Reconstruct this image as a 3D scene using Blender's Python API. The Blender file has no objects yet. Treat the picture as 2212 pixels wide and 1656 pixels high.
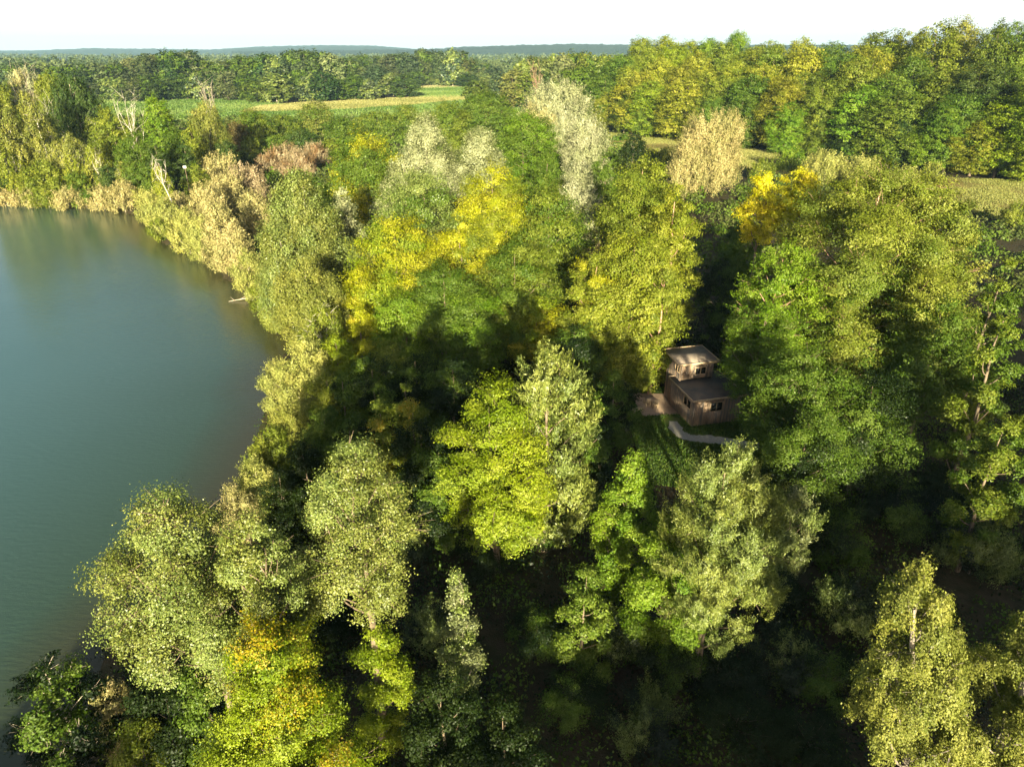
import bpy, math, time
import numpy as np
T0 = time.time()
scene = bpy.context.scene
COL = scene.collection
R = math.radians
RNG = np.random.default_rng(7)

# ------------------------------------------------------------------ camera
CAMZ, PITCH, F = 28.0, 26.0, 1475.0
CP, SP = math.cos(R(PITCH)), math.sin(R(PITCH))
cam_d = bpy.data.cameras.new('camera'); cam_d.sensor_width = 36; cam_d.lens = 24.0
cam_d.clip_start = 0.5; cam_d.clip_end = 30000
cam = bpy.data.objects.new('camera', cam_d); COL.objects.link(cam)
cam.location = (0, 0, CAMZ); cam.rotation_euler = (R(90 - PITCH), 0, 0)
scene.camera = cam

def ray(px, py):
    dx = (px - 1106) / F; dy = (828 - py) / F
    return dx, CP + SP * dy, -SP + CP * dy
def at(px, py, z=None, Y=None):
    d = ray(px, py)
    t = (z - CAMZ) / d[2] if z is not None else Y / d[1]
    return d[0] * t, d[1] * t, CAMZ + d[2] * t
def depth(x, y, z):
    return y * CP - (z - CAMZ) * SP

# ------------------------------------------------------------------ world, sun
SUN_EL = 12.5; SUN_AZ = -2.0       # light travels towards +Y, a little to the left
world = bpy.data.worlds.new('World'); scene.world = world; world.use_nodes = True
nt = world.node_tree; nt.nodes.clear()
out = nt.nodes.new('ShaderNodeOutputWorld'); bg = nt.nodes.new('ShaderNodeBackground')
sky = nt.nodes.new('ShaderNodeTexSky'); sky.sky_type = 'NISHITA'; sky.sun_disc = False
sky.sun_elevation = R(SUN_EL); sky.sun_rotation = R(180 + SUN_AZ)
sky.altitude = 100; sky.air_density = 1.0; sky.dust_density = 4.0; sky.ozone_density = 1.0
bg.inputs['Strength'].default_value = 0.05
# bright milky haze of the low evening sky opposite the sun: only the lowest degrees above the horizon
bg2 = nt.nodes.new('ShaderNodeBackground'); bg2.inputs['Color'].default_value = (1.0, .985, .955, 1)
tcw = nt.nodes.new('ShaderNodeTexCoord'); sx_w = nt.nodes.new('ShaderNodeSeparateXYZ'); nt.links.new(tcw.outputs['Generated'], sx_w.inputs[0])
mr = nt.nodes.new('ShaderNodeMapRange'); mr.interpolation_type = 'SMOOTHSTEP'; nt.links.new(sx_w.outputs['Z'], mr.inputs[0])
for i_, v_ in enumerate((.0, .19, .30, 0)): mr.inputs[i_ + 1].default_value = v_
nt.links.new(mr.outputs[0], bg2.inputs['Strength'])
ads = nt.nodes.new('ShaderNodeAddShader')
nt.links.new(sky.outputs[0], bg.inputs[0]); nt.links.new(bg.outputs[0], ads.inputs[0]); nt.links.new(bg2.outputs[0], ads.inputs[1]); nt.links.new(ads.outputs[0], out.inputs[0])
sd = bpy.data.lights.new('sun', 'SUN'); sd.energy = 5.0; sd.angle = R(0.5); sd.color = (1.0, 0.885, 0.57)
sun = bpy.data.objects.new('sun', sd); COL.objects.link(sun)
sun.rotation_euler = (R(90 - SUN_EL), 0, R(-SUN_AZ))
scene.view_settings.view_transform = 'Standard'; scene.view_settings.look = 'None'
scene.view_settings.exposure = 1.87; scene.view_settings.gamma = 1.0
scene.cycles.max_bounces = 6; scene.cycles.diffuse_bounces = 1; scene.cycles.glossy_bounces = 3
scene.cycles.transmission_bounces = 3; scene.cycles.volume_bounces = 0; scene.cycles.transparent_max_bounces = 4
scene.cycles.caustics_reflective = False; scene.cycles.caustics_refractive = False

# ------------------------------------------------------------------ materials
def new_mat(name):
    m = bpy.data.materials.new(name); m.use_nodes = True
    n = m.node_tree; n.nodes.clear()
    return m, n, n.nodes.new('ShaderNodeOutputMaterial')
def node(n, t, **kw):
    x = n.nodes.new(t)
    for k, v in kw.items():
        if k.startswith('i_'): x.inputs[k[2:].replace('_', ' ')].default_value = v
        else: setattr(x, k, v)
    return x
def mixc(n, fac, a, b, blend='MIX'):
    m = n.nodes.new('ShaderNodeMix'); m.data_type = 'RGBA'; m.blend_type = blend
    for idx, v in ((0, fac), (6, a), (7, b)):
        if hasattr(v, 'links') or isinstance(v, bpy.types.NodeSocket): n.links.new(v, m.inputs[idx])
        elif idx == 0: m.inputs[0].default_value = v
        else: m.inputs[idx].default_value = tuple(v) + (1,) if len(v) == 3 else v
    return m.outputs[2]
def maprange(n, v, a, b, c, d):
    m = n.nodes.new('ShaderNodeMapRange'); n.links.new(v, m.inputs[0])
    for i, x in enumerate((a, b, c, d)): m.inputs[i + 1].default_value = x
    return m.outputs[0]

def leaf_mat(name, patch=None, thr=0.7, trans=0.28, gloss=0.012, rough=0.45, var=0.42):
    m, n, o = new_mat(name)
    oi = node(n, 'ShaderNodeObjectInfo')
    tint = node(n, 'ShaderNodeAttribute', attribute_name='tint')
    pa = node(n, 'ShaderNodeAttribute', attribute_name='patch')
    base = oi.outputs['Color']
    if patch:
        f = maprange(n, pa.outputs['Fac'], thr - .07, thr + .07, 0, 1)
        base = mixc(n, f, base, patch)
    hsv = node(n, 'ShaderNodeHueSaturation'); n.links.new(base, hsv.inputs['Color'])
    n.links.new(maprange(n, tint.outputs['Fac'], 0, 1, 1 - var, 1 + var), hsv.inputs['Value'])
    n.links.new(maprange(n, tint.outputs['Fac'], 0, 1, .522, .484), hsv.inputs['Hue'])
    n.links.new(maprange(n, tint.outputs['Fac'], 0, 1, 1.08, .9), hsv.inputs['Saturation'])
    h2 = node(n, 'ShaderNodeHueSaturation'); n.links.new(hsv.outputs[0], h2.inputs['Color']); hsv = h2
    n.links.new(maprange(n, pa.outputs['Fac'], 0, 1, .516, .486), h2.inputs['Hue'])
    n.links.new(maprange(n, pa.outputs['Fac'], 0, 1, .78, 1.2), h2.inputs['Value'])
    d = node(n, 'ShaderNodeBsdfDiffuse'); n.links.new(hsv.outputs[0], d.inputs['Color'])
    t = node(n, 'ShaderNodeBsdfTranslucent')
    n.links.new(mixc(n, 1.0, hsv.outputs[0], (1.0, 1.1, .55), 'MULTIPLY'), t.inputs['Color'])
    s = node(n, 'ShaderNodeMixShader', i_Fac=trans)
    n.links.new(d.outputs[0], s.inputs[1]); n.links.new(t.outputs[0], s.inputs[2])
    g = node(n, 'ShaderNodeBsdfGlossy', i_Roughness=rough); g.inputs['Color'].default_value = (.9, .95, 1, 1)
    s2 = node(n, 'ShaderNodeMixShader', i_Fac=gloss)
    n.links.new(s.outputs[0], s2.inputs[1]); n.links.new(g.outputs[0], s2.inputs[2])
    n.links.new(s2.outputs[0], o.inputs[0])
    return m
LM = {
    'plain': leaf_mat('foliage'),
    'yellow': leaf_mat('foliage_yellowing', (.27, .285, .012), .62),
    'lemon': leaf_mat('foliage_mostly_yellow', (.28, .295, .012), .42),
    'green': leaf_mat('foliage_mixed_green', (.075, .13, .014), .5),
    'orange': leaf_mat('foliage_orange_tipped', (.30, .24, .012), .8),
    'silver': leaf_mat('foliage_silver', (.25, .275, .14), .5, .2, .03, .5, .5),
    'grey': leaf_mat('foliage_grey_green', (.15, .20, .045), .5, .22, .03, .45, .5),
    'dry': leaf_mat('foliage_dry', (.22, .14, .06), .6, .25, .02),
}
def bark_mat(name, c1, c2, scale=6):
    m, n, o = new_mat(name)
    tc = node(n, 'ShaderNodeTexCoord'); mp = node(n, 'ShaderNodeMapping'); mp.inputs['Scale'].default_value = (1, 1, .3)
    n.links.new(tc.outputs['Object'], mp.inputs[0])
    nz = node(n, 'ShaderNodeTexNoise', i_Scale=scale, i_Detail=4.0); n.links.new(mp.outputs[0], nz.inputs['Vector'])
    c = mixc(n, maprange(n, nz.outputs['Fac'], .35, .65, 0, 1), c1, c2)
    b = node(n, 'ShaderNodeBsdfPrincipled', i_Roughness=.85); n.links.new(c, b.inputs['Base Color'])
    bp = node(n, 'ShaderNodeBump', i_Strength=.5, i_Distance=.03); n.links.new(nz.outputs['Fac'], bp.inputs['Height'])
    n.links.new(bp.outputs[0], b.inputs['Normal']); n.links.new(b.outputs[0], o.inputs[0])
    return m
BK = {
    'bark': bark_mat('bark_brown', (.10, .075, .05), (.22, .17, .12)),
    'greybark': bark_mat('bark_grey', (.17, .145, .12), (.29, .25, .21)),
    'pale': bark_mat('bark_pale', (.30, .26, .20), (.50, .44, .36)),
    'white': bark_mat('bark_white', (.48, .44, .38), (.62, .58, .52), 3),
    'red': bark_mat('bark_pinkish', (.26, .15, .10), (.42, .28, .20)),
}
def ground_mat(name, cols, scales=(0.05, .6, 6), bump=.4, dist=.1, rough=.95):
    m, n, o = new_mat(name)
    tc = node(n, 'ShaderNodeTexCoord')
    c = cols[0]
    for k, (cc, s) in enumerate(zip(cols[1:], scales)):
        nz = node(n, 'ShaderNodeTexNoise', i_Scale=s, i_Detail=6.0, i_Roughness=.65)
        n.links.new(tc.outputs['Object'], nz.inputs['Vector'])
        c = mixc(n, maprange(n, nz.outputs['Fac'], .40, .62, 0, 1), c, cc)
    b = node(n, 'ShaderNodeBsdfPrincipled', i_Roughness=rough); b.inputs['Specular IOR Level'].default_value = .15
    n.links.new(c, b.inputs['Base Color'])
    nb = node(n, 'ShaderNodeTexNoise', i_Scale=scales[-1] * 1.5, i_Detail=6.0); n.links.new(tc.outputs['Object'], nb.inputs['Vector'])
    bp = node(n, 'ShaderNodeBump', i_Strength=bump, i_Distance=dist); n.links.new(nb.outputs['Fac'], bp.inputs['Height'])
    n.links.new(bp.outputs[0], b.inputs['Normal']); n.links.new(b.outputs[0], o.inputs[0])
    return m

# ------------------------------------------------------------------ mesh helpers
def mesh_np(name, V, Fq, attrs=None, smooth=False):
    V = np.asarray(V, np.float32).reshape(-1, 3); Fq = np.asarray(Fq, np.int32)
    k = Fq.shape[1]
    me = bpy.data.meshes.new(name)
    me.vertices.add(len(V)); me.vertices.foreach_set('co', V.ravel())
    me.loops.add(Fq.size); me.loops.foreach_set('vertex_index', Fq.ravel())
    me.polygons.add(len(Fq)); me.polygons.foreach_set('loop_start', np.arange(0, Fq.size, k, dtype=np.int32))
    if smooth: me.polygons.foreach_set('use_smooth', np.ones(len(Fq), bool))
    me.update(calc_edges=True)
    for an, av in (attrs or {}).items():
        a = me.attributes.new(an, 'FLOAT', 'POINT'); a.data.foreach_set('value', np.asarray(av, np.float32))
    return me
def obj(name, me, mat, parent=None, color=None, loc=None):
    o = bpy.data.objects.new(name, me); COL.objects.link(o)
    if mat:
        if not me.materials: me.materials.append(mat)
        o.material_slots[0].link = 'OBJECT'; o.material_slots[0].material = mat
    if parent: o.parent = parent
    if color is not None: o.color = tuple(color) + (1,)
    if loc is not None: o.location = loc
    return o
def empty(name, loc, label, cat, group=None, rz=0):
    o = bpy.data.objects.new(name, None); COL.objects.link(o); o.location = loc; o.rotation_euler = (0, 0, rz)
    o.empty_display_size = .5
    tag(o, label, cat, group)
    return o
def tag(o, label=None, cat=None, group=None, kind=None):
    if label: o['label'] = label
    if cat: o['category'] = cat
    if group: o['group'] = group
    if kind: o['kind'] = kind
    return o
class MB:
    """collects boxes and tubes into one mesh"""
    def __init__(s): s.V = []; s.F = []; s.A = []; s.n = 0
    def add(s, V, Fq, a=0.5):
        V = np.asarray(V, float).reshape(-1, 3); s.V.append(V); s.F.append(np.asarray(Fq) + s.n); s.A.append(np.full(len(V), a)); s.n += len(V)
    def box(s, x0, x1, y0, y1, z0, z1, a=.5):
        V = [(x, y, z) for z in (z0, z1) for x, y in ((x0, y0), (x1, y0), (x1, y1), (x0, y1))]
        s.add(V, [(0, 3, 2, 1), (4, 5, 6, 7), (0, 1, 5, 4), (1, 2, 6, 5), (2, 3, 7, 6), (3, 0, 4, 7)], a)
    def hexa(s, bot, top, a=.5):
        s.add(list(bot) + list(top), [(0, 3, 2, 1), (4, 5, 6, 7), (0, 1, 5, 4), (1, 2, 6, 5), (2, 3, 7, 6), (3, 0, 4, 7)], a)
    def tube(s, P, r, k=6, a=.5):
        P = np.asarray(P, float); r = np.broadcast_to(np.asarray(r, float), (len(P),))
        T = np.gradient(P, axis=0); T /= np.linalg.norm(T, axis=1)[:, None] + 1e-9
        up = np.array([0, 0, 1.]) if abs(T[:, 2]).mean() < .85 else np.array([1., 0, 0])
        A = np.cross(T, up); A /= np.linalg.norm(A, axis=1)[:, None] + 1e-9
        B = np.cross(T, A)
        th = np.arange(k) * 2 * np.pi / k
        V = P[:, None] + r[:, None, None] * (np.cos(th)[None, :, None] * A[:, None] + np.sin(th)[None, :, None] * B[:, None])
        i = np.arange(len(P) - 1)[:, None] * k; j = np.arange(k)[None]; j2 = (j + 1) % k
        Fq = np.stack([i + j, i + j2, i + k + j2, i + k + j], -1).reshape(-1, 4)
        s.add(V.reshape(-1, 3), Fq, a)
    def mesh(s, name, smooth=False):
        return mesh_np(name, np.concatenate(s.V), np.concatenate(s.F), {'rnd': np.concatenate(s.A)}, smooth)
def bez(a, b, c, n=5):
    t = np.linspace(0, 1, n)[:, None]
    return (1 - t) ** 2 * np.asarray(a) + 2 * t * (1 - t) * np.asarray(b) + t * t * np.asarray(c)
def unit(v): return v / (np.linalg.norm(v, axis=-1, keepdims=True) + 1e-9)

def leaves(C, Nrm, L, aspect, rng, axis=None):
    """diamond leaves; C centres, Nrm normals, L length"""
    n = len(C); r = rng.normal(size=(n, 3)) if axis is None else axis + rng.normal(size=(n, 3)) * .35
    a = unit(r - (r * Nrm).sum(1, keepdims=True) * Nrm); b = np.cross(Nrm, a)
    l = (L * rng.uniform(.5, 1.4, n))[:, None] * .5; w = l * aspect
    bend = Nrm * l * .25
    V = np.stack([C - a * l - bend, C + b * w, C + a * l - bend, C - b * w], 1)
    return V.reshape(-1, 3), np.arange(4 * n).reshape(n, 4)

PROF = {
    'round': ([0, .12, .3, .5, .7, .88, 1], [.35, .75, .96, 1, .86, .55, .12]),
    'oak': ([0, .15, .35, .55, .75, .9, 1], [.45, .85, 1, .97, .8, .52, .15]),
    'ovate': ([0, .12, .3, .5, .7, .88, 1], [.4, .8, 1, .9, .68, .38, .06]),
    'cone': ([0, .1, .25, .5, .75, .9, 1], [.6, .92, 1, .78, .47, .24, .03]),
    'column': ([0, .12, .4, .7, .85, .95, 1], [.6, .9, 1, .9, .68, .4, .08]),
    'shrub': ([0, .2, .4, .6, .8, .93, 1], [.88, 1, .96, .86, .64, .4, .1]),
    'thin': ([0, .15, .4, .65, .85, 1], [.5, .9, 1, .8, .45, .05]),
}
def build_tree(seed, H, Rr, cb, prof, L, style='leafy', lean=(0, 0), nlobe=None, dens=2.6, cap=90000, aspect=.62, near=False, bare=.0, gap=1.0):
    """returns (crown_mesh, trunk_mesh) standing at the origin"""
    rng = np.random.default_rng(seed)
    Hc = H * (1 - cb); z0 = H * cb
    lean = np.asarray(lean, float)
    ax = lambda z: np.stack([lean[0] * (z / H) ** 1.4, lean[1] * (z / H) ** 1.4], -1)
    nlobe = nlobe or int(np.clip(14 + Hc * Rr * .5, 14, 52))
    u = (np.arange(nlobe) + rng.uniform(.1, .9, nlobe)) / nlobe
    u = .05 + .9 * u
    ang = np.arange(nlobe) * 2.39996 + rng.uniform(-.5, .5, nlobe) + seed
    pr = np.interp(u, *PROF[prof]) * Rr * rng.uniform(.8, 1.12, nlobe)
    rl = gap * (Rr * rng.uniform(.16, .42, nlobe)) * (.5 + .5 * pr / Rr)
    rl = np.clip(rl, .14 * Rr, None)
    rc_ = np.clip(pr - rl * .85, 0, None)
    zc = z0 + u * Hc
    C = np.concatenate([ax(zc) + np.stack([np.cos(ang), np.sin(ang)], -1) * rc_[:, None], zc[:, None]], 1)
    C[:, 2] = np.minimum(C[:, 2], H - rl * .8)
    # a leader lobe at the very top
    C[-1] = [*ax(np.array(H - rl[-1] * .7)), H - rl[-1] * .75]
    # core lobes
    nk = max(2, nlobe // 6); uk = np.linspace(.15, .75, nk)
    Ck = np.concatenate([ax(z0 + uk * Hc), (z0 + uk * Hc)[:, None]], 1)
    rk = np.interp(uk, *PROF[prof]) * Rr * .42 * gap ** 2
    CC = np.concatenate([C, Ck]); RR = np.concatenate([rl, rk])
    area = 4 * np.pi * Rr * Hc * .5 * 1.15
    nl = int(min(cap, dens * area / (L * L * aspect)))
    Lr = L * math.sqrt(max(1.0, dens * area / (L * L * aspect) / cap))
    # clusters on lobe surfaces
    rcl = np.clip(.13 * Rr, .24, .85) * (1.25 if not near else 1)
    ncl = int(np.clip(area / (rcl * rcl) * 1.5, 120, 1400))
    w = RR ** 2; li = rng.choice(len(CC), ncl * 2, p=w / w.sum())
    cen = np.array([0, 0, 1.]) * 0
    outw = CC[li].copy(); outw[:, :2] -= ax(CC[li][:, 2]); outw[:, 2] = 0
    outw = unit(outw + rng.normal(size=outw.shape) * .05)
    d = unit(unit(rng.normal(size=(len(li), 3))) + .75 * outw + np.array([0, 0, .35]))
    nlow = 1 + .20 * np.sin(d[:, 0] * 4.1 + li * 1.7) + .16 * np.sin(d[:, 1] * 5.3 + li) + .14 * np.sin(d[:, 2] * 6 + li * 2.3)
    stretch = (d * unit(CC[li] * [1, 1, 0] + 1e-6)).sum(1)
    P = CC[li] + d * (RR[li] * nlow * (1 + .30 * np.clip(stretch, 0, 1)) * rng.uniform(.72, 1.12, len(li)))[:, None] * np.array([1, 1, .86])
    D = np.linalg.norm(P[:, None] - CC[None], axis=2) / RR[None]
    D[np.arange(len(li)), li] = 9
    keep = (D.min(1) > .86) & (P[:, 2] > max(.1, z0 * .6))
    P = P[keep][:ncl]; d = d[keep][:ncl]; li = li[keep][:ncl]
    # bring the crown to its intended height and spread
    zs = H / (P[:, 2].max() + .25 * rcl)
    hor = np.hypot(*(P[:, :2] - ax(np.clip(P[:, 2], 0, H))).T); hs = min(1.15, Rr / (np.quantile(hor, .96) + .35 * rcl))
    S3 = np.array([hs, hs, zs]); P = P * S3; CC = CC * S3; RR = RR * (hs * hs * zs) ** (1 / 3)
    if bare > 0:
        k2 = rng.uniform(size=len(P)) > bare; Pb = P[~k2]; P2, d2, li2 = P[k2], d[k2], li[k2]
    else: Pb = P[:0]; P2, d2, li2 = P, d, li
    n = len(P2)
    cs = rng.uniform(.35, 1.5, n) * rcl
    fill = int(nl * .14)
    ci = rng.choice(n, nl - fill, p=cs ** 2 / (cs ** 2).sum())
    Dv = d2[ci]
    g = rng.normal(size=(len(ci), 3))
    if style == 'leafy':      # flattish sprays pointing outwards
        s = rng.uniform(-.9, 1.0, len(ci))[:, None]
        spray = unit(Dv * [1, 1, .25] + [0, 0, .12])
        pos = P2[ci] + spray * s * cs[ci][:, None] * .95 + g * cs[ci][:, None] * np.array([.34, .34, .20]) * (1.15 - .5 * np.clip(s, 0, 1))
        Nn = unit(Dv * .75 + np.array([0, 0, .5]) + rng.normal(size=g.shape) * .36); axd = None
    elif style == 'ball':
        pos = P2[ci] + g * cs[ci][:, None] * .36
        Nn = unit(Dv * .9 + np.array([0, 0, .3]) + rng.normal(size=g.shape) * .42); axd = None
    elif style == 'droop':    # hanging strands
        s = rng.uniform(0, 1, len(ci)) ** .8
        ln = rng.uniform(1.2, 3.0, n)[ci] * cs[ci]
        pos = P2[ci] + Dv * (np.sqrt(s) * .7 * cs[ci])[:, None] + g * cs[ci][:, None] * .24
        pos[:, 2] -= s ** 1.3 * ln
        Nn = unit(Dv * .95 + rng.normal(size=g.shape) * .42 + [0, 0, .15]); axd = np.array([0, 0, -1.])
    elif style == 'up':       # upright feathery shoots
        s = rng.uniform(-.6, 1.25, len(ci))
        spray = unit(Dv * [.55, .55, .2] + [0, 0, .9] + rng.normal(size=(n, 3))[ci] * .22)
        pos = P2[ci] + spray * (s * cs[ci] * 1.3)[:, None] + g * cs[ci][:, None] * .26 * (1.2 - .6 * np.clip(s, 0, 1))[:, None]
        Nn = unit(Dv * .9 + rng.normal(size=g.shape) * .42); axd = spray
    lo = np.concatenate([li2[ci]])
    # some inner fill so that the crown is not hollow
    fl = rng.choice(len(CC), fill, p=w / w.sum())
    fp = CC[fl] + unit(rng.normal(size=(fill, 3))) * (RR[fl] * rng.uniform(.2, .8, fill))[:, None]
    pos = np.concatenate([pos, fp]); Nn = np.concatenate([Nn, unit(rng.normal(size=(fill, 3)))])
    if axd is not None and np.ndim(axd) == 2: axd = np.concatenate([axd, unit(rng.normal(size=(fill, 3)))])
    lo = np.concatenate([lo, fl])
    pos[:, 2] = np.maximum(pos[:, 2], .05)
    ctint = rng.uniform(0, 1, n)
    tint = np.concatenate([ctint[ci] * .5, rng.uniform(0, .5, fill)]) + rng.uniform(0, .5, len(pos))
    lpatch = rng.uniform(0, 1, len(CC))
    patch = np.clip(lpatch[lo] * .75 + .25 * rng.uniform(0, 1, len(pos)), 0, 1)
    V, Fq = leaves(pos, Nn, Lr, aspect, rng, axd)
    crown = mesh_np('crown', V, Fq, {'tint': np.repeat(tint, 4), 'patch': np.repeat(patch, 4)})
    # wood
    b = MB()
    zt = np.linspace(-.3, H * .9, 9); wob = np.cumsum(rng.normal(size=(9, 2)) * .012 * H, axis=0); wob[0] = 0; wob[:2] *= .3
    TP = np.concatenate([ax(np.clip(zt, 0, None)) + wob * .5, zt[:, None]], 1)
    r0 = .011 * H + .010 * Rr
    b.tube(TP, r0 * np.linspace(1.25, .16, 9) , 8 if near else 6)
    nb = min(nlobe, 26 if near else 12)
    for k in np.argsort(-RR[:nlobe])[:nb]:
        c = CC[k]; zb = np.clip(c[2] - np.linalg.norm(c[:2]) * rng.uniform(.5, .9) - .05 * H, .12 * H, .85 * H)
        a = np.array([np.interp(zb, zt, TP[:, 0]), np.interp(zb, zt, TP[:, 1]), zb])
        m = (a + c) / 2 + np.array([0, 0, -.1]) * np.linalg.norm(c - a) + rng.normal(size=3) * .05 * H * .4
        rr = r0 * .42 * (1 - zb / H * .6)
        b.tube(bez(a, m, c, 6), rr * np.linspace(1, .35, 6), 5)
        mine = np.where(li == k)[0][: (9 if near else 3)]
        for j in mine:
            q = P[j]; mm = (c + q) / 2 + rng.normal(size=3) * .12 * Rr * .3
            b.tube(bez(c, mm, q + d[j] * rcl * .3, 4), rr * np.array([.38, .28, .2, .1]), 3 if not near else 4)
    for q in Pb:
        k = np.argmin(np.linalg.norm(CC - q, axis=1)); c = CC[k]
        for e in range(2):
            qq = q + rng.normal(size=3) * rcl * .7
            b.tube(bez(c, (c + qq) / 2 + rng.normal(size=3) * .15 * rcl, qq, 4), np.array([.018, .014, .010, .006]), 3)
    return crown, b.mesh('trunk', True)

# colours (albedo; dark and deep have shade put into the leaf green)
CL = {
    'olive': (.170, .208, .022), 'olive2': (.215, .245, .022), 'ygreen': (.200, .260, .012), 'yellow': (.34, .35, .010), 'gold': (.54, .50, .014),
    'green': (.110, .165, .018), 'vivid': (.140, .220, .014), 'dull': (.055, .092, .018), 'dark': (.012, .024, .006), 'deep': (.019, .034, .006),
    'grey': (.180, .200, .075), 'silver': (.35, .355, .21), 'tan': (.370, .330, .140), 'pink': (.360, .280, .170), 'straw': (.330, .340, .090),
    'poplar': (.195, .218, .040), 'willow': (.225, .255, .048), 'birch': (.200, .218, .042), 'far': (.090, .125, .048), 'farol': (.140, .160, .050), 'brown': (.14, .11, .04),
}
KIND = {  # profile, style, aspect, crown base, material, bark, object name
    'oak': ('oak', 'leafy', .62, .12, 'green', 'bark', 'oak_tree'),
    'maple': ('round', 'leafy', .75, .10, 'plain', 'bark', 'maple_tree'),
    'yellow': ('round', 'leafy', .75, .10, 'yellow', 'bark', 'maple_tree'),
    'orange': ('ovate', 'leafy', .7, .08, 'orange', 'bark', 'maple_tree'),
    'poplar': ('ovate', 'ball', .8, .22, 'grey', 'pale', 'poplar_tree'),
    'greypop': ('ovate', 'ball', .6, .10, 'silver', 'pale', 'poplar_tree'),
    'silver': ('column', 'up', .4, .06, 'silver', 'bark', 'willow_tree'),
    'willow': ('round', 'up', .28, .05, 'grey', 'bark', 'willow_tree'),
    'birch': ('ovate', 'droop', .6, .12, 'plain', 'white', 'birch_tree'),
    'weeping': ('column', 'droop', .4, .08, 'plain', 'pale', 'birch_tree'),
    'column': ('column', 'leafy', .62, .03, 'plain', 'red', 'hornbeam_tree'),
    'shrub': ('shrub', 'up', .5, .0, 'plain', 'pale', 'shrub'),
    'bush': ('shrub', 'leafy', .62, .0, 'plain', 'bark', 'shrub'),
    'dry': ('shrub', 'up', .3, .0, 'dry', 'red', 'shrub'),
    'ash': ('round', 'leafy', .5, .08, 'green', 'bark', 'ash_tree'),
}
SEED = [100]
def make_tree(x, y, z, H, Rr, kind, col, label, group=None, dpt=None, lean=(0, 0), cat=None, dens=2.6, cap=80000, near=False, Lmul=1.0, bare=0.0, cb=None, mat=None, nlobe=None, bark=None, name=None, gap=1.0):
    prof, style, asp, cb0, mt, bk, nm = KIND[kind]
    dpt = dpt or depth(x, y, z + H * .6)
    L = max(.066, dpt / 683 * 1.38) * Lmul
    SEED[0] += 1
    crown, trunk = build_tree(SEED[0], H, Rr, cb0 if cb is None else cb, prof, L, style, lean, nlobe, dens, cap, asp, near, bare, gap)
    root = empty(name or nm, (x, y, z), label, cat or ('shrub' if nm == 'shrub' else 'tree'), group)
    obj('crown', crown, LM[mat or mt], root, CL[col] if isinstance(col, str) else col)
    obj('stems' if nm == 'shrub' else 'trunk', trunk, BK[bark or bk], root)
    return root
def T(px, py, h, w, kind, col, label, **kw):
    """tree whose top is seen at (px, py) if it is h tall; w is the crown width in the photograph"""
    x, y, z = at(px, py, z=h)
    dp = depth(x, y, h * .75)
    Rr = w / F * dp / 2 * .97
    ln = kw.get('lean', (0, 0)); x -= ln[0]; y -= ln[1]
    return make_tree(x, y, 0, h, Rr, kind, col, label, dpt=dp, **kw)
def copy_tree(src, loc, rz, sxy, sz, col=None, label=None, group=None):
    c = src.copy(); COL.objects.link(c); c.location = loc; c.rotation_euler = (0, 0, rz); c.scale = (sxy, sxy, sz)
    if label: c['label'] = label
    if group: c['group'] = group
    for ch in src.children:
        d = ch.copy(); COL.objects.link(d); d.parent = c
        if col is not None and ch.name.startswith('crown'): d.color = tuple(col) + (1,)
    return c

# ------------------------------------------------------------------ terrain
shore_px = [(60, 432), (180, 440), (270, 452), (318, 470), (345, 515), (400, 540), (470, 560), (490, 600), (545, 612), (560, 650), (612, 720), (628, 750), (590, 830), (608, 860), (560, 960), (545, 1010), (500, 1080), (440, 1160), (330, 1300), (225, 1420), (185, 1560), (165, 1656)]
LAKE = [(-420, 160), (-250, 150), (-150, 149)] + [at(*p, z=-.5)[:2] for p in shore_px] + [(-19, 10), (-22, -10), (-30, -60), (-120, -90), (-420, -90)]
LAKE = np.array(LAKE)
def poly_sd(X, Y, P):
    """signed distance to a polygon: negative inside"""
    X = np.asarray(X, float); Y = np.asarray(Y, float)
    ins = np.zeros(X.shape, bool); dmin = np.full(X.shape, 1e9)
    for i in range(len(P)):
        x0, y0 = P[i - 1]; x1, y1 = P[i]
        if y0 != y1:
            c = ((y0 > Y) != (y1 > Y)) & (X < (x1 - x0) * (Y - y0) / (y1 - y0) + x0); ins ^= c
        dx, dy = x1 - x0, y1 - y0
        t = np.clip(((X - x0) * dx + (Y - y0) * dy) / (dx * dx + dy * dy + 1e-9), 0, 1)
        dmin = np.minimum(dmin, np.hypot(X - x0 - t * dx, Y - y0 - t * dy))
    return np.where(ins, -dmin, dmin)
def sstep(a, b, x):
    t = np.clip((x - a) / (b - a), 0, 1); return t * t * (3 - 2 * t)
def rise(x, y):
    s = (x - 30) * .796 + (y - 280) * .605
    return 11 * sstep(6, 75, s) * sstep(.13, .22, x / np.maximum(y, 1))
def gz(x, y):
    x = np.asarray(x, float); y = np.asarray(y, float)
    d = poly_sd(x, y, LAKE) + .9 * np.sin(x * .7 + y * .31) * .6
    z = -2.5 + 2.5 * sstep(-5, 1.2, d)
    return z + rise(x, y) + .12 * np.sin(x * .23) * np.cos(y * .19) * (d > 3)
def axis_pts(segs):
    a = []
    for lo, hi, st in segs: a.append(np.arange(lo, hi, st))
    return np.unique(np.concatenate(a))
gx = axis_pts([(-9000, -1500, 700), (-1500, -450, 90), (-450, -130, 14), (-130, 70, 1.5), (70, 300, 5), (300, 1500, 80), (1500, 9001, 700)])
gy = axis_pts([(-400, -90, 40), (-90, 5, 8), (5, 165, 1.5), (165, 420, 6), (420, 1500, 60), (1500, 9501, 500)])
GX, GY = np.meshgrid(gx, gy); GZ = gz(GX, GY)
nx, ny = len(gx), len(gy)
ii = (np.arange(ny - 1)[:, None] * nx + np.arange(nx - 1)[None]).ravel()
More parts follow.
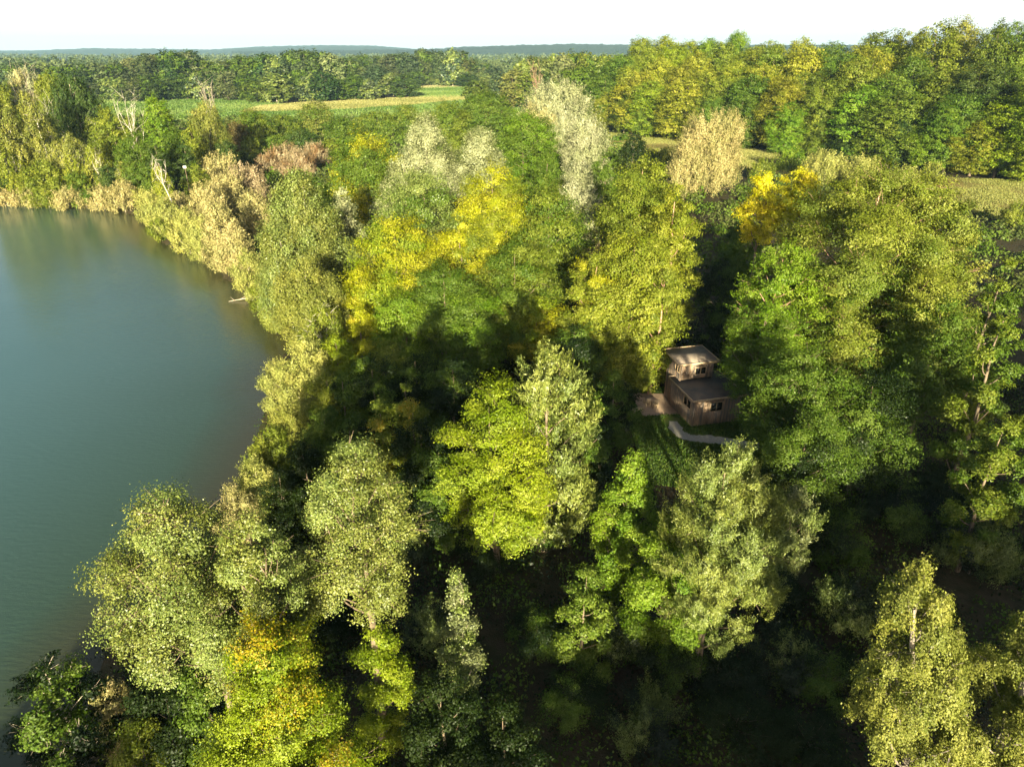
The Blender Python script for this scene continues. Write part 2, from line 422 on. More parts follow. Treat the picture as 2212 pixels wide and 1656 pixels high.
ground = mesh_np('ground', np.stack([GX, GY, GZ], -1), np.stack([ii, ii + 1, ii + nx + 1, ii + nx], 1), smooth=True)
tag(obj('ground', ground, ground_mat('soil_and_litter', [(.030, .026, .014), (.045, .050, .018), (.06, .045, .025)], (.15, 1.2, 8), .6, .15)), kind='structure')

# water
m, n, o = new_mat('lake_water')
tc = node(n, 'ShaderNodeTexCoord')
mp = node(n, 'ShaderNodeMapping'); mp.inputs['Scale'].default_value = (.5, 1.6, 1); mp.inputs['Rotation'].default_value = (0, 0, R(18))
n.links.new(tc.outputs['Object'], mp.inputs[0])
nz = node(n, 'ShaderNodeTexNoise', i_Scale=2.6, i_Detail=6.0, i_Roughness=.6); n.links.new(mp.outputs[0], nz.inputs['Vector'])
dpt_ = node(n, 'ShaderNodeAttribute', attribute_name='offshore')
nz2 = node(n, 'ShaderNodeTexNoise', i_Scale=.035, i_Detail=2.0); n.links.new(tc.outputs['Object'], nz2.inputs['Vector'])
bp = node(n, 'ShaderNodeBump', i_Distance=.05)
n.links.new(maprange(n, nz2.outputs['Fac'], .3, .7, .3, .75), bp.inputs['Strength']); n.links.new(nz.outputs['Fac'], bp.inputs['Height'])
b = node(n, 'ShaderNodeBsdfPrincipled', i_Roughness=.06, i_IOR=1.42)
col = mixc(n, maprange(n, nz2.outputs['Fac'], .35, .65, 0, 1), (.080, .178, .210), (.092, .195, .235))  # open-water blue lightened to stand in for reflected sky
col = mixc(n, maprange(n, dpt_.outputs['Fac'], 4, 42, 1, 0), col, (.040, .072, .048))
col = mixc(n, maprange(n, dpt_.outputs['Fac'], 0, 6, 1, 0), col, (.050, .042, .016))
n.links.new(col, b.inputs['Base Color']); n.links.new(bp.outputs[0], b.inputs['Normal']); n.links.new(b.outputs[0], o.inputs[0])
WATER = m
wx = axis_pts([(-420, -140, 20), (-140, 10.1, 2)]); wy = axis_pts([(-90, 10, 10), (10, 160.1, 2)])
WX, WY = np.meshgrid(wx, wy); i_ = (np.arange(len(wy) - 1)[:, None] * len(wx) + np.arange(len(wx) - 1)[None]).ravel(); k_ = len(wx)
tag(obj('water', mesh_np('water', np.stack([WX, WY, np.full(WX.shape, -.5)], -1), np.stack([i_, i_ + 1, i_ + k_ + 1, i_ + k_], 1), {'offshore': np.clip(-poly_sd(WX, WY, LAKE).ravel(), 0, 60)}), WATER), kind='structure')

def sheet(name, P, mat, z=.05, jit=1.0, step=None, smooth_n=1):
    """flat patch laid on the ground with a ragged outline"""
    P = np.asarray(P, float); rng = np.random.default_rng(len(P) * 31 + int(abs(P[0, 0])))
    Q = []
    step = step or max(1.0, np.linalg.norm(P.max(0) - P.min(0)) / 60)
    for i in range(len(P)):
        a, b_ = P[i], P[(i + 1) % len(P)]; k = max(2, int(np.linalg.norm(b_ - a) / step))
        for t in range(k): Q.append(a + (b_ - a) * t / k)
    Q = np.array(Q); Q += rng.normal(size=Q.shape) * jit
    for _ in range(smooth_n): Q = (Q + np.roll(Q, 1, 0) + np.roll(Q, -1, 0)) / 3
    me = bpy.data.meshes.new(name)
    zz = gz(Q[:, 0], Q[:, 1]).max() * 0 + z
    me.from_pydata([(q[0], q[1], zz) for q in Q], [], [list(range(len(Q)))])
    me.update()
    return tag(obj(name, me, mat), kind='structure')
MEADOW = ground_mat('dry_meadow', [(.20, .155, .05), (.27, .17, .06), (.13, .14, .035)], (.05, .25, 3), .6, .2)
FIELD = ground_mat('crop_field', [(.065, .125, .028), (.085, .145, .030), (.10, .14, .035)], (.02, .3, 2), .5, .2)
PX = lambda L, z=0.0: [at(a, b_, z=z)[:2] for a, b_ in L]
sheet('crop_field', PX([(150, 262), (150, 214), (420, 206), (620, 226), (860, 222), (1000, 216), (1140, 214), (1160, 262), (900, 275), (500, 275)]), FIELD, .10, 2)
sheet('meadow', PX([(520, 243), (560, 230), (740, 216), (1010, 207), (1030, 213), (880, 228), (760, 236), (600, 241)]), MEADOW, .24, 1.5)
sheet('crop_field', PX([(880, 212), (900, 190), (1030, 188), (1040, 211)]), FIELD, .17, 1.5)
sheet('meadow', PX([(820, 192), (900, 184), (1030, 182), (1030, 188), (900, 193), (830, 198)]), MEADOW, .30, 1.5)
sheet('meadow', PX([(1290, 286), (1400, 290), (1560, 312), (1720, 335), (1850, 365), (2050, 385), (2260, 392), (2300, 470), (2150, 475), (2020, 440), (1800, 415), (1640, 372), (1450, 332), (1290, 318)]), MEADOW, .14, 1.0)
sheet('meadow', PX([(1100, 215), (1180, 213), (1200, 240), (1120, 244)]), FIELD, .31, 1.0)
print('terrain', round(time.time() - T0, 1))

# ------------------------------------------------------------------ distant hills
def hill(name, prof, Y, dy, amp, mat):
    pxs = np.array([p[0] for p in prof]); pys = np.array([p[1] for p in prof])
    n_ = 520; rng = np.random.default_rng(int(Y))
    X = np.linspace(pxs.min(), pxs.max(), n_)
    pyi = np.interp(X, pxs, pys)
    rows = 14; VV = []
    for r_ in range(rows):
        f = r_ / (rows - 1); yy = Y - dy * (1 - f) ** 1.0
        xs, zs = [], []
        x_, _, _ = at(X, pyi, Y=Y + 0 * X); _, _, zt = at(X, pyi, Y=Y + 0 * X)
        z = zt * (1 - (1 - f) ** 2.2) + rng.normal(size=n_) * amp * (.35 + f * .65)
        VV.append(np.stack([x_ * yy / Y, np.full(n_, yy), z - 2 * (1 - f)], 1))
    yy = Y + dy; VV.append(np.stack([x_ * yy / Y, np.full(n_, yy), np.zeros(n_)], 1))
    VV = np.concatenate(VV); i = (np.arange(rows)[:, None] * n_ + np.arange(n_ - 1)[None]).ravel()
    tag(obj(name, mesh_np(name, VV, np.stack([i, i + 1, i + n_ + 1, i + n_], 1)), mat), kind='structure')
HM = ground_mat('wooded_hill', [(.030, .055, .022), (.045, .07, .025), (.022, .04, .018)], (.004, .02, .06), 1.0, 6)
hill('hills', [(-400, 112), (0, 110), (80, 109), (200, 104.5), (330, 106), (460, 107.5), (560, 101), (700, 98), (800, 99), (860, 103), (900, 106.5), (1000, 107), (1400, 108), (2700, 108)], 6500, 1800, 2.0, HM)
hill('hills', [(500, 112), (700, 109), (880, 107.5), (940, 106), (1000, 102), (1060, 100), (1150, 97.5), (1250, 96), (1340, 97), (1500, 98), (2700, 98)], 4300, 1300, 2.2, HM)

# ------------------------------------------------------------------ far wood: a mass
def far_wood(name, Ys, per, hmean, L, nleaf, colr, label, amin=-.86, amax=.86, seed=3, excl=None):
    rng = np.random.default_rng(seed); PV = []; NN = []; TT = []
    for Y in Ys:
        w_ = Y * (amax - amin); k = int(w_ / per)
        X = Y * amin + rng.uniform(0, w_, k); YY = Y + rng.uniform(-.04, .04, k) * Y
        if excl is not None:
            kk = ~excl(X, YY); X, YY = X[kk], YY[kk]
        k = len(X); clump = .5 + .5 * np.sin(X * .011 + Y) * np.sin(X * .027 + 1.3 * Y)
        h = hmean * (rng.uniform(.72, 1.12, k) + .12 * clump); r_ = h * rng.uniform(.26, .42, k)
        tt = rng.uniform(0, 1, k)
        idx = np.repeat(np.arange(k), nleaf)
        d = unit(rng.normal(size=(len(idx), 3)) + [0, -.35, .35])
        lump = 1 + .18 * np.sin(d[:, 0] * 5 + idx) + .14 * np.sin(d[:, 2] * 7 + idx * 2)
        P = np.stack([X[idx] + d[:, 0] * r_[idx] * lump, YY[idx] + d[:, 1] * r_[idx] * lump, h[idx] * .55 + d[:, 2] * h[idx] * .45 * lump], 1)
        PV.append(P); NN.append(unit(d + rng.normal(size=d.shape) * .45)); TT.append(np.clip(tt[idx] * .7 + .3 * rng.uniform(size=len(idx)), 0, 1))
    P = np.concatenate(PV); N_ = np.concatenate(NN); t_ = np.concatenate(TT)
    V, Fq = leaves(P, N_, L, .8, rng)
    me = mesh_np(name, V, Fq, {'tint': np.repeat(t_, 4), 'patch': np.repeat(rng.uniform(size=len(t_)), 4)})
    tag(obj(name, me, LM['plain'], None, colr), label, 'wood', None, 'stuff')
far_wood('far_wood', [1000, 1150, 1300, 1500, 1750, 2000, 2300, 2700, 3100], 13, 15, 4.0, 60, CL['far'], 'hazy mass of far woodland below the blue hills', seed=5)
far_wood('distant_wood', [720, 780, 850, 930], 11, 18, 2.4, 120, CL['far'], 'dark band of distant woodland behind the fields', amin=-.86, amax=.25, seed=6)
print('far', round(time.time() - T0, 1))

# ------------------------------------------------------------------ haze
HZ = MB(); HZ.box(-9500, 9500, -95, 3900 if False else 9400, -4, 175)
m, n, o = new_mat('haze_air'); pv = node(n, 'ShaderNodeVolumePrincipled'); pv.inputs['Color'].default_value = (.42, .70, 1, 1)
pv.inputs['Density'].default_value = 8e-5; pv.inputs['Anisotropy'].default_value = 0.0
n.links.new(pv.outputs[0], o.inputs['Volume'])
HAZE = obj('haze', HZ.mesh('haze'), m); tag(HAZE, 'thin blue evening haze over the far woods', 'haze', None, 'stuff')

# ------------------------------------------------------------------ TREES
# --- foreground
G = dict(near=True)
T(338, 1062, 15, 385, 'poplar', 'poplar', 'broad pale green poplar overhanging the lake at lower left', cap=160000, lean=(-1.0, .2), cb=.49, bark='bark', bare=.05, nlobe=38, gap=.88, dens=1.9, **G)
T(535, 1105, 14.5, 235, 'poplar', 'poplar', 'pale green poplar with white limbs, close right of the broad one over the lake', cap=70000, cb=.55, nlobe=30, bare=.05, bark='bark', gap=.88, dens=1.9, **G)
T(748, 942, 16, 300, 'poplar', 'poplar', 'tall pale poplar with open pointed crown in the lower left middle', cap=150000, cb=.55, nlobe=38, bark='bark', bare=.05, gap=.88, dens=1.9, **G)
T(985, 1235, 9.5, 105, 'poplar', 'grey', 'small grey-green tree half in shade right of the pointed poplar', cap=26000, nlobe=34, **G)
T(552, 1348, 12, 350, 'orange', 'ygreen', 'rounded yellow-green maple with rusty seed clusters at the bottom left', cap=150000, cb=.2, **G)
T(806, 1350, 7.5, 130, 'maple', 'ygreen', 'small yellow-green maple in shade beside the rounded bottom maple', cap=32000, **G)
T(1985, 1203, 16, 235, 'birch', 'birch', 'drooping yellow-green birch with pointed top at lower right', cap=160000, cb=.44, lean=(-3.0, -.3), bark='greybark', gap=.85, nlobe=40, dens=2.1, **G)
T(2330, 1270, 15, 280, 'birch', 'birch', 'birch cut by the right frame edge, behind the pointed drooping birch', cap=80000, cb=.46, bark='greybark', gap=.9, dens=2.2, **G)
T(1590, 962, 13.5, 272, 'willow', 'willow', 'feathery pale willow below the wooden hut', cap=160000, Lmul=1.25, cb=.22, **G)
T(1722, 1055, 6.5, 130, 'willow', 'grey', 'narrow silvery willow shoot on the right flank of the feathery willow', cap=30000, **G)
T(1470, 1120, 9, 210, 'maple', 'vivid', 'low yellow-green tree in front of the feathery willow', cap=65000, **G)
T(1370, 972, 10, 170, 'poplar', 'vivid', 'narrow green hazel between the bright hornbeam and the feathery willow', cap=52000, cb=.02, nlobe=46, bark='bark', mat='plain', **G)
T(1268, 1228, 6.5, 140, 'bush', 'green', 'round dark green bush in deep shade at bottom centre', cap=26000, **G)
T(1070, 828, 12.5, 270, 'ash', 'ygreen', 'bright yellow-green hornbeam with layered sprays at centre', cap=90000, mat='plain', cb=.15, **G)
T(1185, 758, 13.5, 240, 'willow', 'willow', 'grey-green sallow with upright shoots behind the bright hornbeam', cap=70000, mat='grey', **G)
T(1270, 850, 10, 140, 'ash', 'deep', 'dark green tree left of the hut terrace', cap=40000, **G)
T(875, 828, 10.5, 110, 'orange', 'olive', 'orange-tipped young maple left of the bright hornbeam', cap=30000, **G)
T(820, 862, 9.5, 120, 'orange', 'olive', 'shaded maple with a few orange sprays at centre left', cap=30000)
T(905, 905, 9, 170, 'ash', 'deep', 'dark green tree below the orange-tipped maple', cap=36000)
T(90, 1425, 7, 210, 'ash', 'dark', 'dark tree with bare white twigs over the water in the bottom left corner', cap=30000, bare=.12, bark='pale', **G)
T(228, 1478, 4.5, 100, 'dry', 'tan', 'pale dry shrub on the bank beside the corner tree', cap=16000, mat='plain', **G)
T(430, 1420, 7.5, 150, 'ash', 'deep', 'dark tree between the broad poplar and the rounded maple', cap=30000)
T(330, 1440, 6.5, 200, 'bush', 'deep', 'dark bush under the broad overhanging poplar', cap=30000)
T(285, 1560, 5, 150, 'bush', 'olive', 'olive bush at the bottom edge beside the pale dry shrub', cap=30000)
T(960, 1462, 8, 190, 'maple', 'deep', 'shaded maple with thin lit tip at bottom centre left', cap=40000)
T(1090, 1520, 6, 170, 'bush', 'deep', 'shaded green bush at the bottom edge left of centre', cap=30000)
for k, (px, py, h, w) in enumerate([(1350, 1330, 6, 150), (1450, 1380, 6, 180), (1560, 1400, 5.5, 190), (1700, 1380, 6, 180), (1800, 1420, 5.5, 170), (1600, 1520, 5, 200), (1400, 1530, 4.5, 190), (1240, 1480, 4.5, 160), (1760, 1560, 5, 180), (1850, 1260, 7, 170), (1950, 1040, 8, 190), (2080, 1010, 8, 200), (2130, 1140, 8, 170), (1820, 1110, 7.5, 180), (1690, 1230, 7, 140), (880, 1120, 6.5, 140), (1180, 1080, 6, 160), (1050, 1150, 5, 170), (940, 1330, 4.5, 150), (1160, 1330, 4.5, 150), (700, 1300, 6, 150)]):
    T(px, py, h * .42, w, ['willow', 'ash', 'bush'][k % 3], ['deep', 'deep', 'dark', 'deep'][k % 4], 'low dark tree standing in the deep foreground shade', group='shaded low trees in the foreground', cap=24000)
print('near', round(time.time() - T0, 1))

# --- lake shore, right bank (near to far)
S = [(500, 1062, 4.5, 110, 'shrub', 'tan'), (548, 1000, 5, 110, 'shrub', 'straw'), (580, 930, 5, 120, 'shrub', 'olive'), (560, 968, 4, 70, 'shrub', 'willow'), (620, 872, 6, 120, 'shrub', 'birch'), (600, 778, 5.5, 100, 'shrub', 'straw'),
     (655, 742, 7, 130, 'shrub', 'straw'), (700, 800, 7, 130, 'bush', 'olive'), (690, 880, 7, 130, 'bush', 'green'), (650, 950, 6.5, 120, 'bush', 'deep'), (600, 1010, 5.5, 110, 'bush', 'deep')]
for k, (px, py, h, w, kd, c) in enumerate(S):
    lab = 'sunlit yellow-green willow shrub on the near right bank of the lake' if c not in ('deep', 'green') else 'shaded green shrub behind the bright bank willows'
    T(px, py, h, w, kd, c, lab, group='bright bank shrubs' if c not in ('deep', 'green') else 'shaded bank shrubs', cap=30000)
for px, py, h, w, lab in [(740, 800, 8, 130, 0), (800, 770, 8.5, 150, 0), (980, 770, 8, 150, 0), (900, 760, 7.5, 130, 0), (1240, 700, 7.5, 150, 0), (1330, 800, 7, 120, 0), (760, 900, 7.5, 130, 0), (950, 950, 8, 140, 0)]:
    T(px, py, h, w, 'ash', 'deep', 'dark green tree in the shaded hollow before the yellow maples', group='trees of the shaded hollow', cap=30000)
# grey poplars at the bank
T(640, 368, 17, 215, 'greypop', 'birch', 'tall grey-green poplar at the lake bank left of the yellow maples', cap=80000, mat='grey')
T(595, 470, 13, 175, 'greypop', 'birch', 'grey-green poplar leaning over the water below the tall bank poplar', cap=60000, lean=(-1.2, 0), mat='grey')
T(660, 560, 11, 190, 'poplar', 'birch', 'olive poplar low on the bank in front of the tall bank poplar', cap=60000, mat='plain')
T(735, 400, 14, 110, 'greypop', 'grey', 'bluish grey poplar squeezed between bank poplar and maples', cap=30000)
T(690, 650, 8, 120, 'birch', 'olive', 'olive birch with bare stems left of the orange maple spray', cap=26000, bare=.2)

# --- central thicket
T(845, 462, 14, 235, 'yellow', (.205, .265, .014), 'bright yellow maple on the left of the central thicket', cap=80000, mat='lemon')
T(1060, 347, 17.5, 190, 'yellow', (.215, .240, .016), 'maple with golden yellow top in the middle of the thicket', cap=80000, mat='lemon')
T(905, 362, 17, 220, 'oak', 'green', 'green oak behind the bright yellow maple', cap=80000, mat='grey')
T(1185, 392, 15.5, 200, 'oak', 'olive', 'olive oak right of the golden-topped maple', cap=55000)
T(1000, 470, 13, 170, 'yellow', 'olive', 'yellow-patched maple below the golden-topped one', cap=65000, mat='lemon')
T(955, 565, 11, 190, 'oak', 'green', 'dark green oak low in the central thicket', cap=65000)
T(1120, 520, 12, 200, 'oak', 'olive', 'olive green oak in front of the golden-topped maple', cap=65000)
T(775, 575, 9.5, 130, 'yellow', 'yellow', 'pure yellow maple at the left foot of the thicket', cap=32000)
T(775, 660, 7.5, 110, 'orange', 'yellow', 'orange-yellow young maple at the edge of the hollow', cap=26000)
T(870, 630, 8.5, 180, 'maple', 'vivid', 'bright green maple at the front foot of the thicket', cap=60000)
T(1030, 625, 8.5, 200, 'ash', 'vivid', 'fresh green ash at the front of the central thicket', cap=60000)
T(1160, 640, 7.5, 150, 'yellow', 'ygreen', 'small yellow-green maple at the lit front edge above the hollow', cap=32000)
T(720, 720, 7, 110, 'bush', 'ygreen', 'yellow-green bush between bank willows and orange maple', cap=26000)
T(835, 735, 6, 150, 'bush', 'olive', 'olive bush at the lit foot of the bright yellow maple', cap=26000)
# behind the thicket
T(780, 275, 17, 185, 'maple', 'green', 'dense leafy maple with glossy green crown left of the grey poplars', cap=65000, mat='yellow')
T(700, 400, 13.5, 110, 'maple', 'vivid', 'green maple edge above the bluish grey poplar', cap=26000)
T(915, 238, 19, 150, 'greypop', 'grey', 'grey poplar with silvery leaves behind the green oak', cap=60000)
T(865, 330, 15, 150, 'greypop', 'grey', 'lower grey poplar joined to the silvery one', cap=36000)
T(1040, 262, 17.5, 140, 'greypop', 'grey', 'grey poplar between the silvery poplar and the lime', cap=42000)
T(1135, 235, 18, 165, 'ash', 'vivid', 'fresh green lime left of the silver willow', cap=65000)
T(1180, 330, 14.5, 110, 'ash', 'green', 'green tree under the silver willow', cap=30000)
T(1045, 195, 17, 120, 'ash', 'green', 'upright green ash at the field edge behind the lime', cap=34000)
T(970, 215, 16, 110, 'ash', 'olive', 'olive ash at the field edge behind the grey poplars', cap=30000)
T(1208, 178, 20, 165, 'silver', 'silver', 'big silver-white willow, its tallest crown', cap=80000)
T(1268, 255, 17, 110, 'silver', 'silver', 'white-leaved willow crown bulging right of the tallest silver one', cap=40000)
T(1165, 215, 17.5, 100, 'silver', 'tan', 'duller left crown of the silver willow', cap=32000)
T(1245, 372, 14, 110, 'silver', 'silver', 'silver poplar dropping between olive oak and hornbeam', cap=40000)
T(1275, 480, 11, 80, 'silver', 'pink', 'pinkish grey willow low between oak and hornbeam', cap=24000, bare=.15)
T(1310, 330, 14, 80, 'ash', 'green', 'green bush tree right of the silver poplar', cap=22000)
T(1372, 282, 11.5, 60, 'cone' if False else 'column', 'deep', 'small dark upright tree beside the meadow strip', cap=18000, bark='bark')
# olive hornbeams in front of the hut
T(1395, 325, 19, 190, 'column', 'olive', 'tall olive hornbeam behind the hut terrace', cap=80000)
T(1465, 395, 17, 130, 'column', 'olive2', 'olive-yellow hornbeam on the right edge of the hornbeam stand', cap=60000)
T(1375, 495, 14.5, 230, 'column', 'olive2', 'wide olive-yellow hornbeam directly behind the terrace', cap=75000)
T(1430, 560, 12.5, 110, 'column', 'olive', 'hornbeam rising left of the hut roof', cap=40000)
T(1285, 545, 12.5, 140, 'column', 'olive2', 'hornbeam on the left of the stand beside the pinkish willow', cap=60000, mat='yellow')
T(1340, 640, 8.5, 180, 'column', 'olive', 'low leafy hornbeam at the back of the terrace', cap=65000)
T(1545, 248, 16, 155, 'silver', 'tan', 'pale straw-coloured willow beside the meadow strip', cap=65000, mat='plain')
T(1490, 300, 12, 80, 'silver', 'tan', 'low pale willow left of the straw-coloured one', cap=20000, mat='plain')
T(1662, 368, 17.5, 100, 'yellow', 'gold', 'brilliant golden yellow maple, left crown', cap=40000, mat='plain', cb=.6)
T(1732, 360, 18, 110, 'yellow', 'gold', 'brilliant golden yellow maple, right crown beside the oak', cap=40000, mat='plain', cb=.6)
T(1610, 470, 10, 100, 'ash', 'vivid', 'green tree in the gap under the golden maple', cap=26000)
T(1570, 560, 7, 110, 'ash', 'deep', 'dark tree in the shadowed gap left of the great oak', cap=26000)
T(1575, 650, 6.5, 110, 'ash', 'deep', 'low dark tree behind the hut in the shadowed gap', cap=22000)
# the great oak and its neighbours
T(1915, 345, 20.5, 420, 'oak', (.160, .198, .024), 'great spreading oak right of the hut', cap=200000, near=True, cb=.2, mat='plain', nlobe=30, bare=.03, gap=.85, bark='red')
T(2035, 372, 19.5, 260, 'oak', (.19, .22, .034), 'pale olive oak right of the great oak', cap=80000, gap=.85, near=True, mat='plain', bark='red')
T(1705, 520, 15, 200, 'oak', 'vivid', 'green oak filling the left flank of the great oak', cap=70000, gap=.85, near=True, mat='plain', bark='red')
T(1880, 560, 13, 300, 'oak', 'green', 'lower oak before the trunk of the great oak', cap=80000, gap=.85, near=True, cb=.15, mat='green', bark='red')
T(1662, 655, 11, 160, 'oak', 'vivid', 'green oak bough leaning over the upper hut roof', cap=65000, near=True, cb=.3)
T(1750, 745, 11, 240, 'oak', 'green', 'green oak in front of the great trunk, right of the hut', cap=70000, near=True)
T(2050, 640, 12, 200, 'oak', 'green', 'half shaded oak low at the right', cap=60000)
T(1900, 800, 9.5, 220, 'oak', 'deep', 'dark shaded oak below the great oak', cap=60000)
T(1760, 890, 8.5, 200, 'oak', 'deep', 'dark leafy tree at the right of the gravel path', cap=60000)
T(2195, 640, 15, 120, 'oak', 'olive', 'olive tree cut by the right edge beside the half shaded oak', cap=34000)
T(2190, 900, 10.5, 140, 'ash', 'olive', 'shaded tree with brownish lit sprays at the right edge', cap=34000)
T(2185, 560, 15, 80, 'oak', 'olive', 'bushy olive tree below the little pond at the right edge', cap=22000)
print('mid', round(time.time() - T0, 1))
# meadow-edge scrub behind the great oak
for px, py, h, w, c in [(1715, 325, 5, 80, 'vivid'), (1790, 330, 7, 100, 'straw'), (1870, 345, 6, 100, 'straw'), (1960, 362, 8, 90, 'straw'), (2020, 352, 7, 60, 'poplar'), (1440, 320, 4, 50, 'olive'), (1650, 345, 4.5, 60, 'olive'), (2200, 440, 4, 60, 'olive')]:
    T(px, py, h, w, 'shrub', c, 'pale leafy shrub at the near edge of the right hand meadow', group='meadow edge shrubs', cap=14000)

# --- tan and green shrubs of the far half of the right bank, with distance worked out from the bank
def TB(px, py_top, py_base, w, kind, col, label, **kw):
    x, y, _ = at(px, py_base, z=0); _, _, zt = at(px, py_top, Y=y)
    zg = float(gz(x, y)); 
    if zg < -.6: zg = -.6
    h = max(1.5, zt - zg); dp = depth(x, y, h * .6); Rr = w / F * dp / 2
    return make_tree(x, y, zg, h, Rr, kind, col, label, dpt=dp, **kw)
TANL = 'pale straw-coloured willow shrub lining the far part of the bank'
for px, a, b_, w, c in [(270, 395, 452, 70, 'tan'), (225, 400, 448, 60, 'tan'), (330, 410, 478, 70, 'straw'), (365, 430, 510, 80, 'straw'), (350, 470, 515, 50, 'olive'), (410, 455, 540, 80, 'straw'), (395, 420, 490, 70, 'tan'), (450, 470, 555, 80, 'straw'), (490, 440, 575, 100, 'tan'), (460, 400, 500, 100, 'tan'), (520, 500, 600, 90, 'tan'), (500, 380, 470, 110, 'tan'), (545, 540, 640, 70, 'straw'), (540, 360, 450, 100, 'pink'), (560, 420, 520, 90, 'tan'), (575, 590, 670, 60, 'olive'), (480, 335, 420, 110, 'tan'), (595, 640, 710, 60, 'willow'),
                        (150, 405, 445, 70, 'tan'), (60, 412, 440, 70, 'tan'), (10, 410, 440, 60, 'tan'), (105, 408, 442, 60, 'olive')]:
    TB(px, a, b_, w, 'shrub', c, TANL, group='straw-coloured bank shrubs', cap=15000)
for px, a, b_, w in [(620, 318, 370, 90), (680, 312, 360, 80), (580, 335, 380, 60), (650, 330, 385, 80)]:
    TB(px, a, b_, w, 'dry', 'pink', 'reddish brown leafless shrub amid the green scrub', group='reddish brown shrubs', cap=12000, bare=.25)

# --- left far shore: birches
BL = 'slender pale-stemmed birch on the far lake shore'
for px, a, b_, w, c, ln in [(25, 150, 430, 90, 'birch', -2), (75, 170, 425, 70, 'birch', -3), (130, 195, 420, 70, 'birch', -2), (50, 300, 432, 90, 'olive2', -2), (10, 260, 430, 60, 'birch', -2), (175, 300, 425, 70, 'birch', -3), (215, 285, 430, 80, 'birch', -4), (255, 310, 435, 60, 'olive2', -4), (150, 240, 400, 70, 'olive', -2), (240, 250, 390, 90, 'olive', -1), (100, 250, 410, 70, 'birch', -3), (200, 330, 435, 60, 'olive2', -3), (385, 350, 480, 50, 'olive2', -3), (300, 340, 440, 50, 'birch', -2)]:
    TB(px, a, b_, w, 'birch', c, BL, group='pale birches on the far shore', cap=20000, lean=(ln * .9, 0), bare=.12, dens=2.0, cb=.18)
for px, a, b_, w, c, kd, lab in [
    (200, 155, 370, 110, 'dull', 'weeping', 'tall dark weeping tree among the far shore birches'),
    (150, 150, 350, 80, 'olive', 'weeping', 'tall olive tree left of the dark weeping one'),
    (95, 150, 330, 80, 'tan', 'silver', 'tall grey-tan dying tree behind the far shore birches'),
    (30, 158, 340, 80, 'olive', 'maple', 'olive crown at the left edge behind the birches'),
    (325, 280, 440, 85, 'green', 'ash', 'deep green bush tree at the bend of the far shore'),
    (372, 205, 400, 75, 'vivid', 'maple', 'vivid light green tree right of the bare white birch'),
    (400, 270, 400, 80, 'green', 'ash', 'green tree at the foot of the vivid light green one'),
    (470, 212, 390, 80, 'birch', 'weeping', 'olive weeping birch with dark folds beyond the bank'),
    (435, 270, 410, 60, 'olive', 'maple', 'olive tree left of the weeping birch'),
    (360, 300, 450, 50, 'dull', 'bush', 'dark bush above the straw-coloured shrubs'),
    (560, 230, 340, 90, 'olive', 'ash', 'brownish olive tree before the far field'),
    (620, 245, 330, 80, 'olive', 'ash', 'olive bush tree at the near edge of the field'),
    (690, 215, 320, 80, 'birch', 'ash', 'light olive tree rising over the field edge'),
    (655, 275, 345, 90, 'dull', 'bush', 'dark green scrub before the field'),
    (520, 260, 350, 80, 'brown', 'bush', 'brownish bush beside the weeping birch'),
    (740, 250, 330, 80, 'green', 'ash', 'green tree behind the glossy maple'),
    (820, 235, 300, 90, 'olive', 'ash', 'olive tree at the field edge behind the glossy maple'),
    (880, 225, 300, 70, 'olive', 'ash', 'yellowish tree at the field edge left of the silvery poplar'),
    (270, 230, 400, 70, 'olive', 'maple', 'olive tree right of the dark weeping one'),
    (310, 250, 400, 60, 'olive', 'birch', 'thin olive birch before the field'),
]:
    TB(px, a, b_, w, kd, c, lab, cap=30000)
for k, (px, a, b_, w) in enumerate([(290, 300, 430, 60), (250, 355, 440, 60), (120, 340, 435, 70), (180, 365, 440, 60), (15, 350, 436, 60), (80, 360, 438, 60), (340, 380, 455, 50), (420, 300, 430, 60), (440, 350, 450, 70), (600, 290, 350, 70), (500, 300, 400, 60), (550, 290, 360, 60)]):
    TB(px, a, b_, w, 'bush', ['green', 'dull', 'olive'][k % 3], 'green understorey bush between the far shore birches', group='understorey bushes of the far shore', cap=12000)
# scrub between the field and the thicket
for k, (px, a, b_, w) in enumerate([(1060, 215, 265, 60), (1095, 230, 270, 60), (1010, 240, 285, 60), (780, 250, 290, 60), (930, 250, 300, 60), (850, 262, 310, 70), (720, 300, 350, 60), (1130, 250, 300, 50), (760, 262, 300, 60)]):
    TB(px, a, b_, w, 'bush', ['olive', 'vivid', 'green'][k % 3], 'green scrub bush at the near edge of the far fields', group='scrub bushes at the field edge', cap=10000)

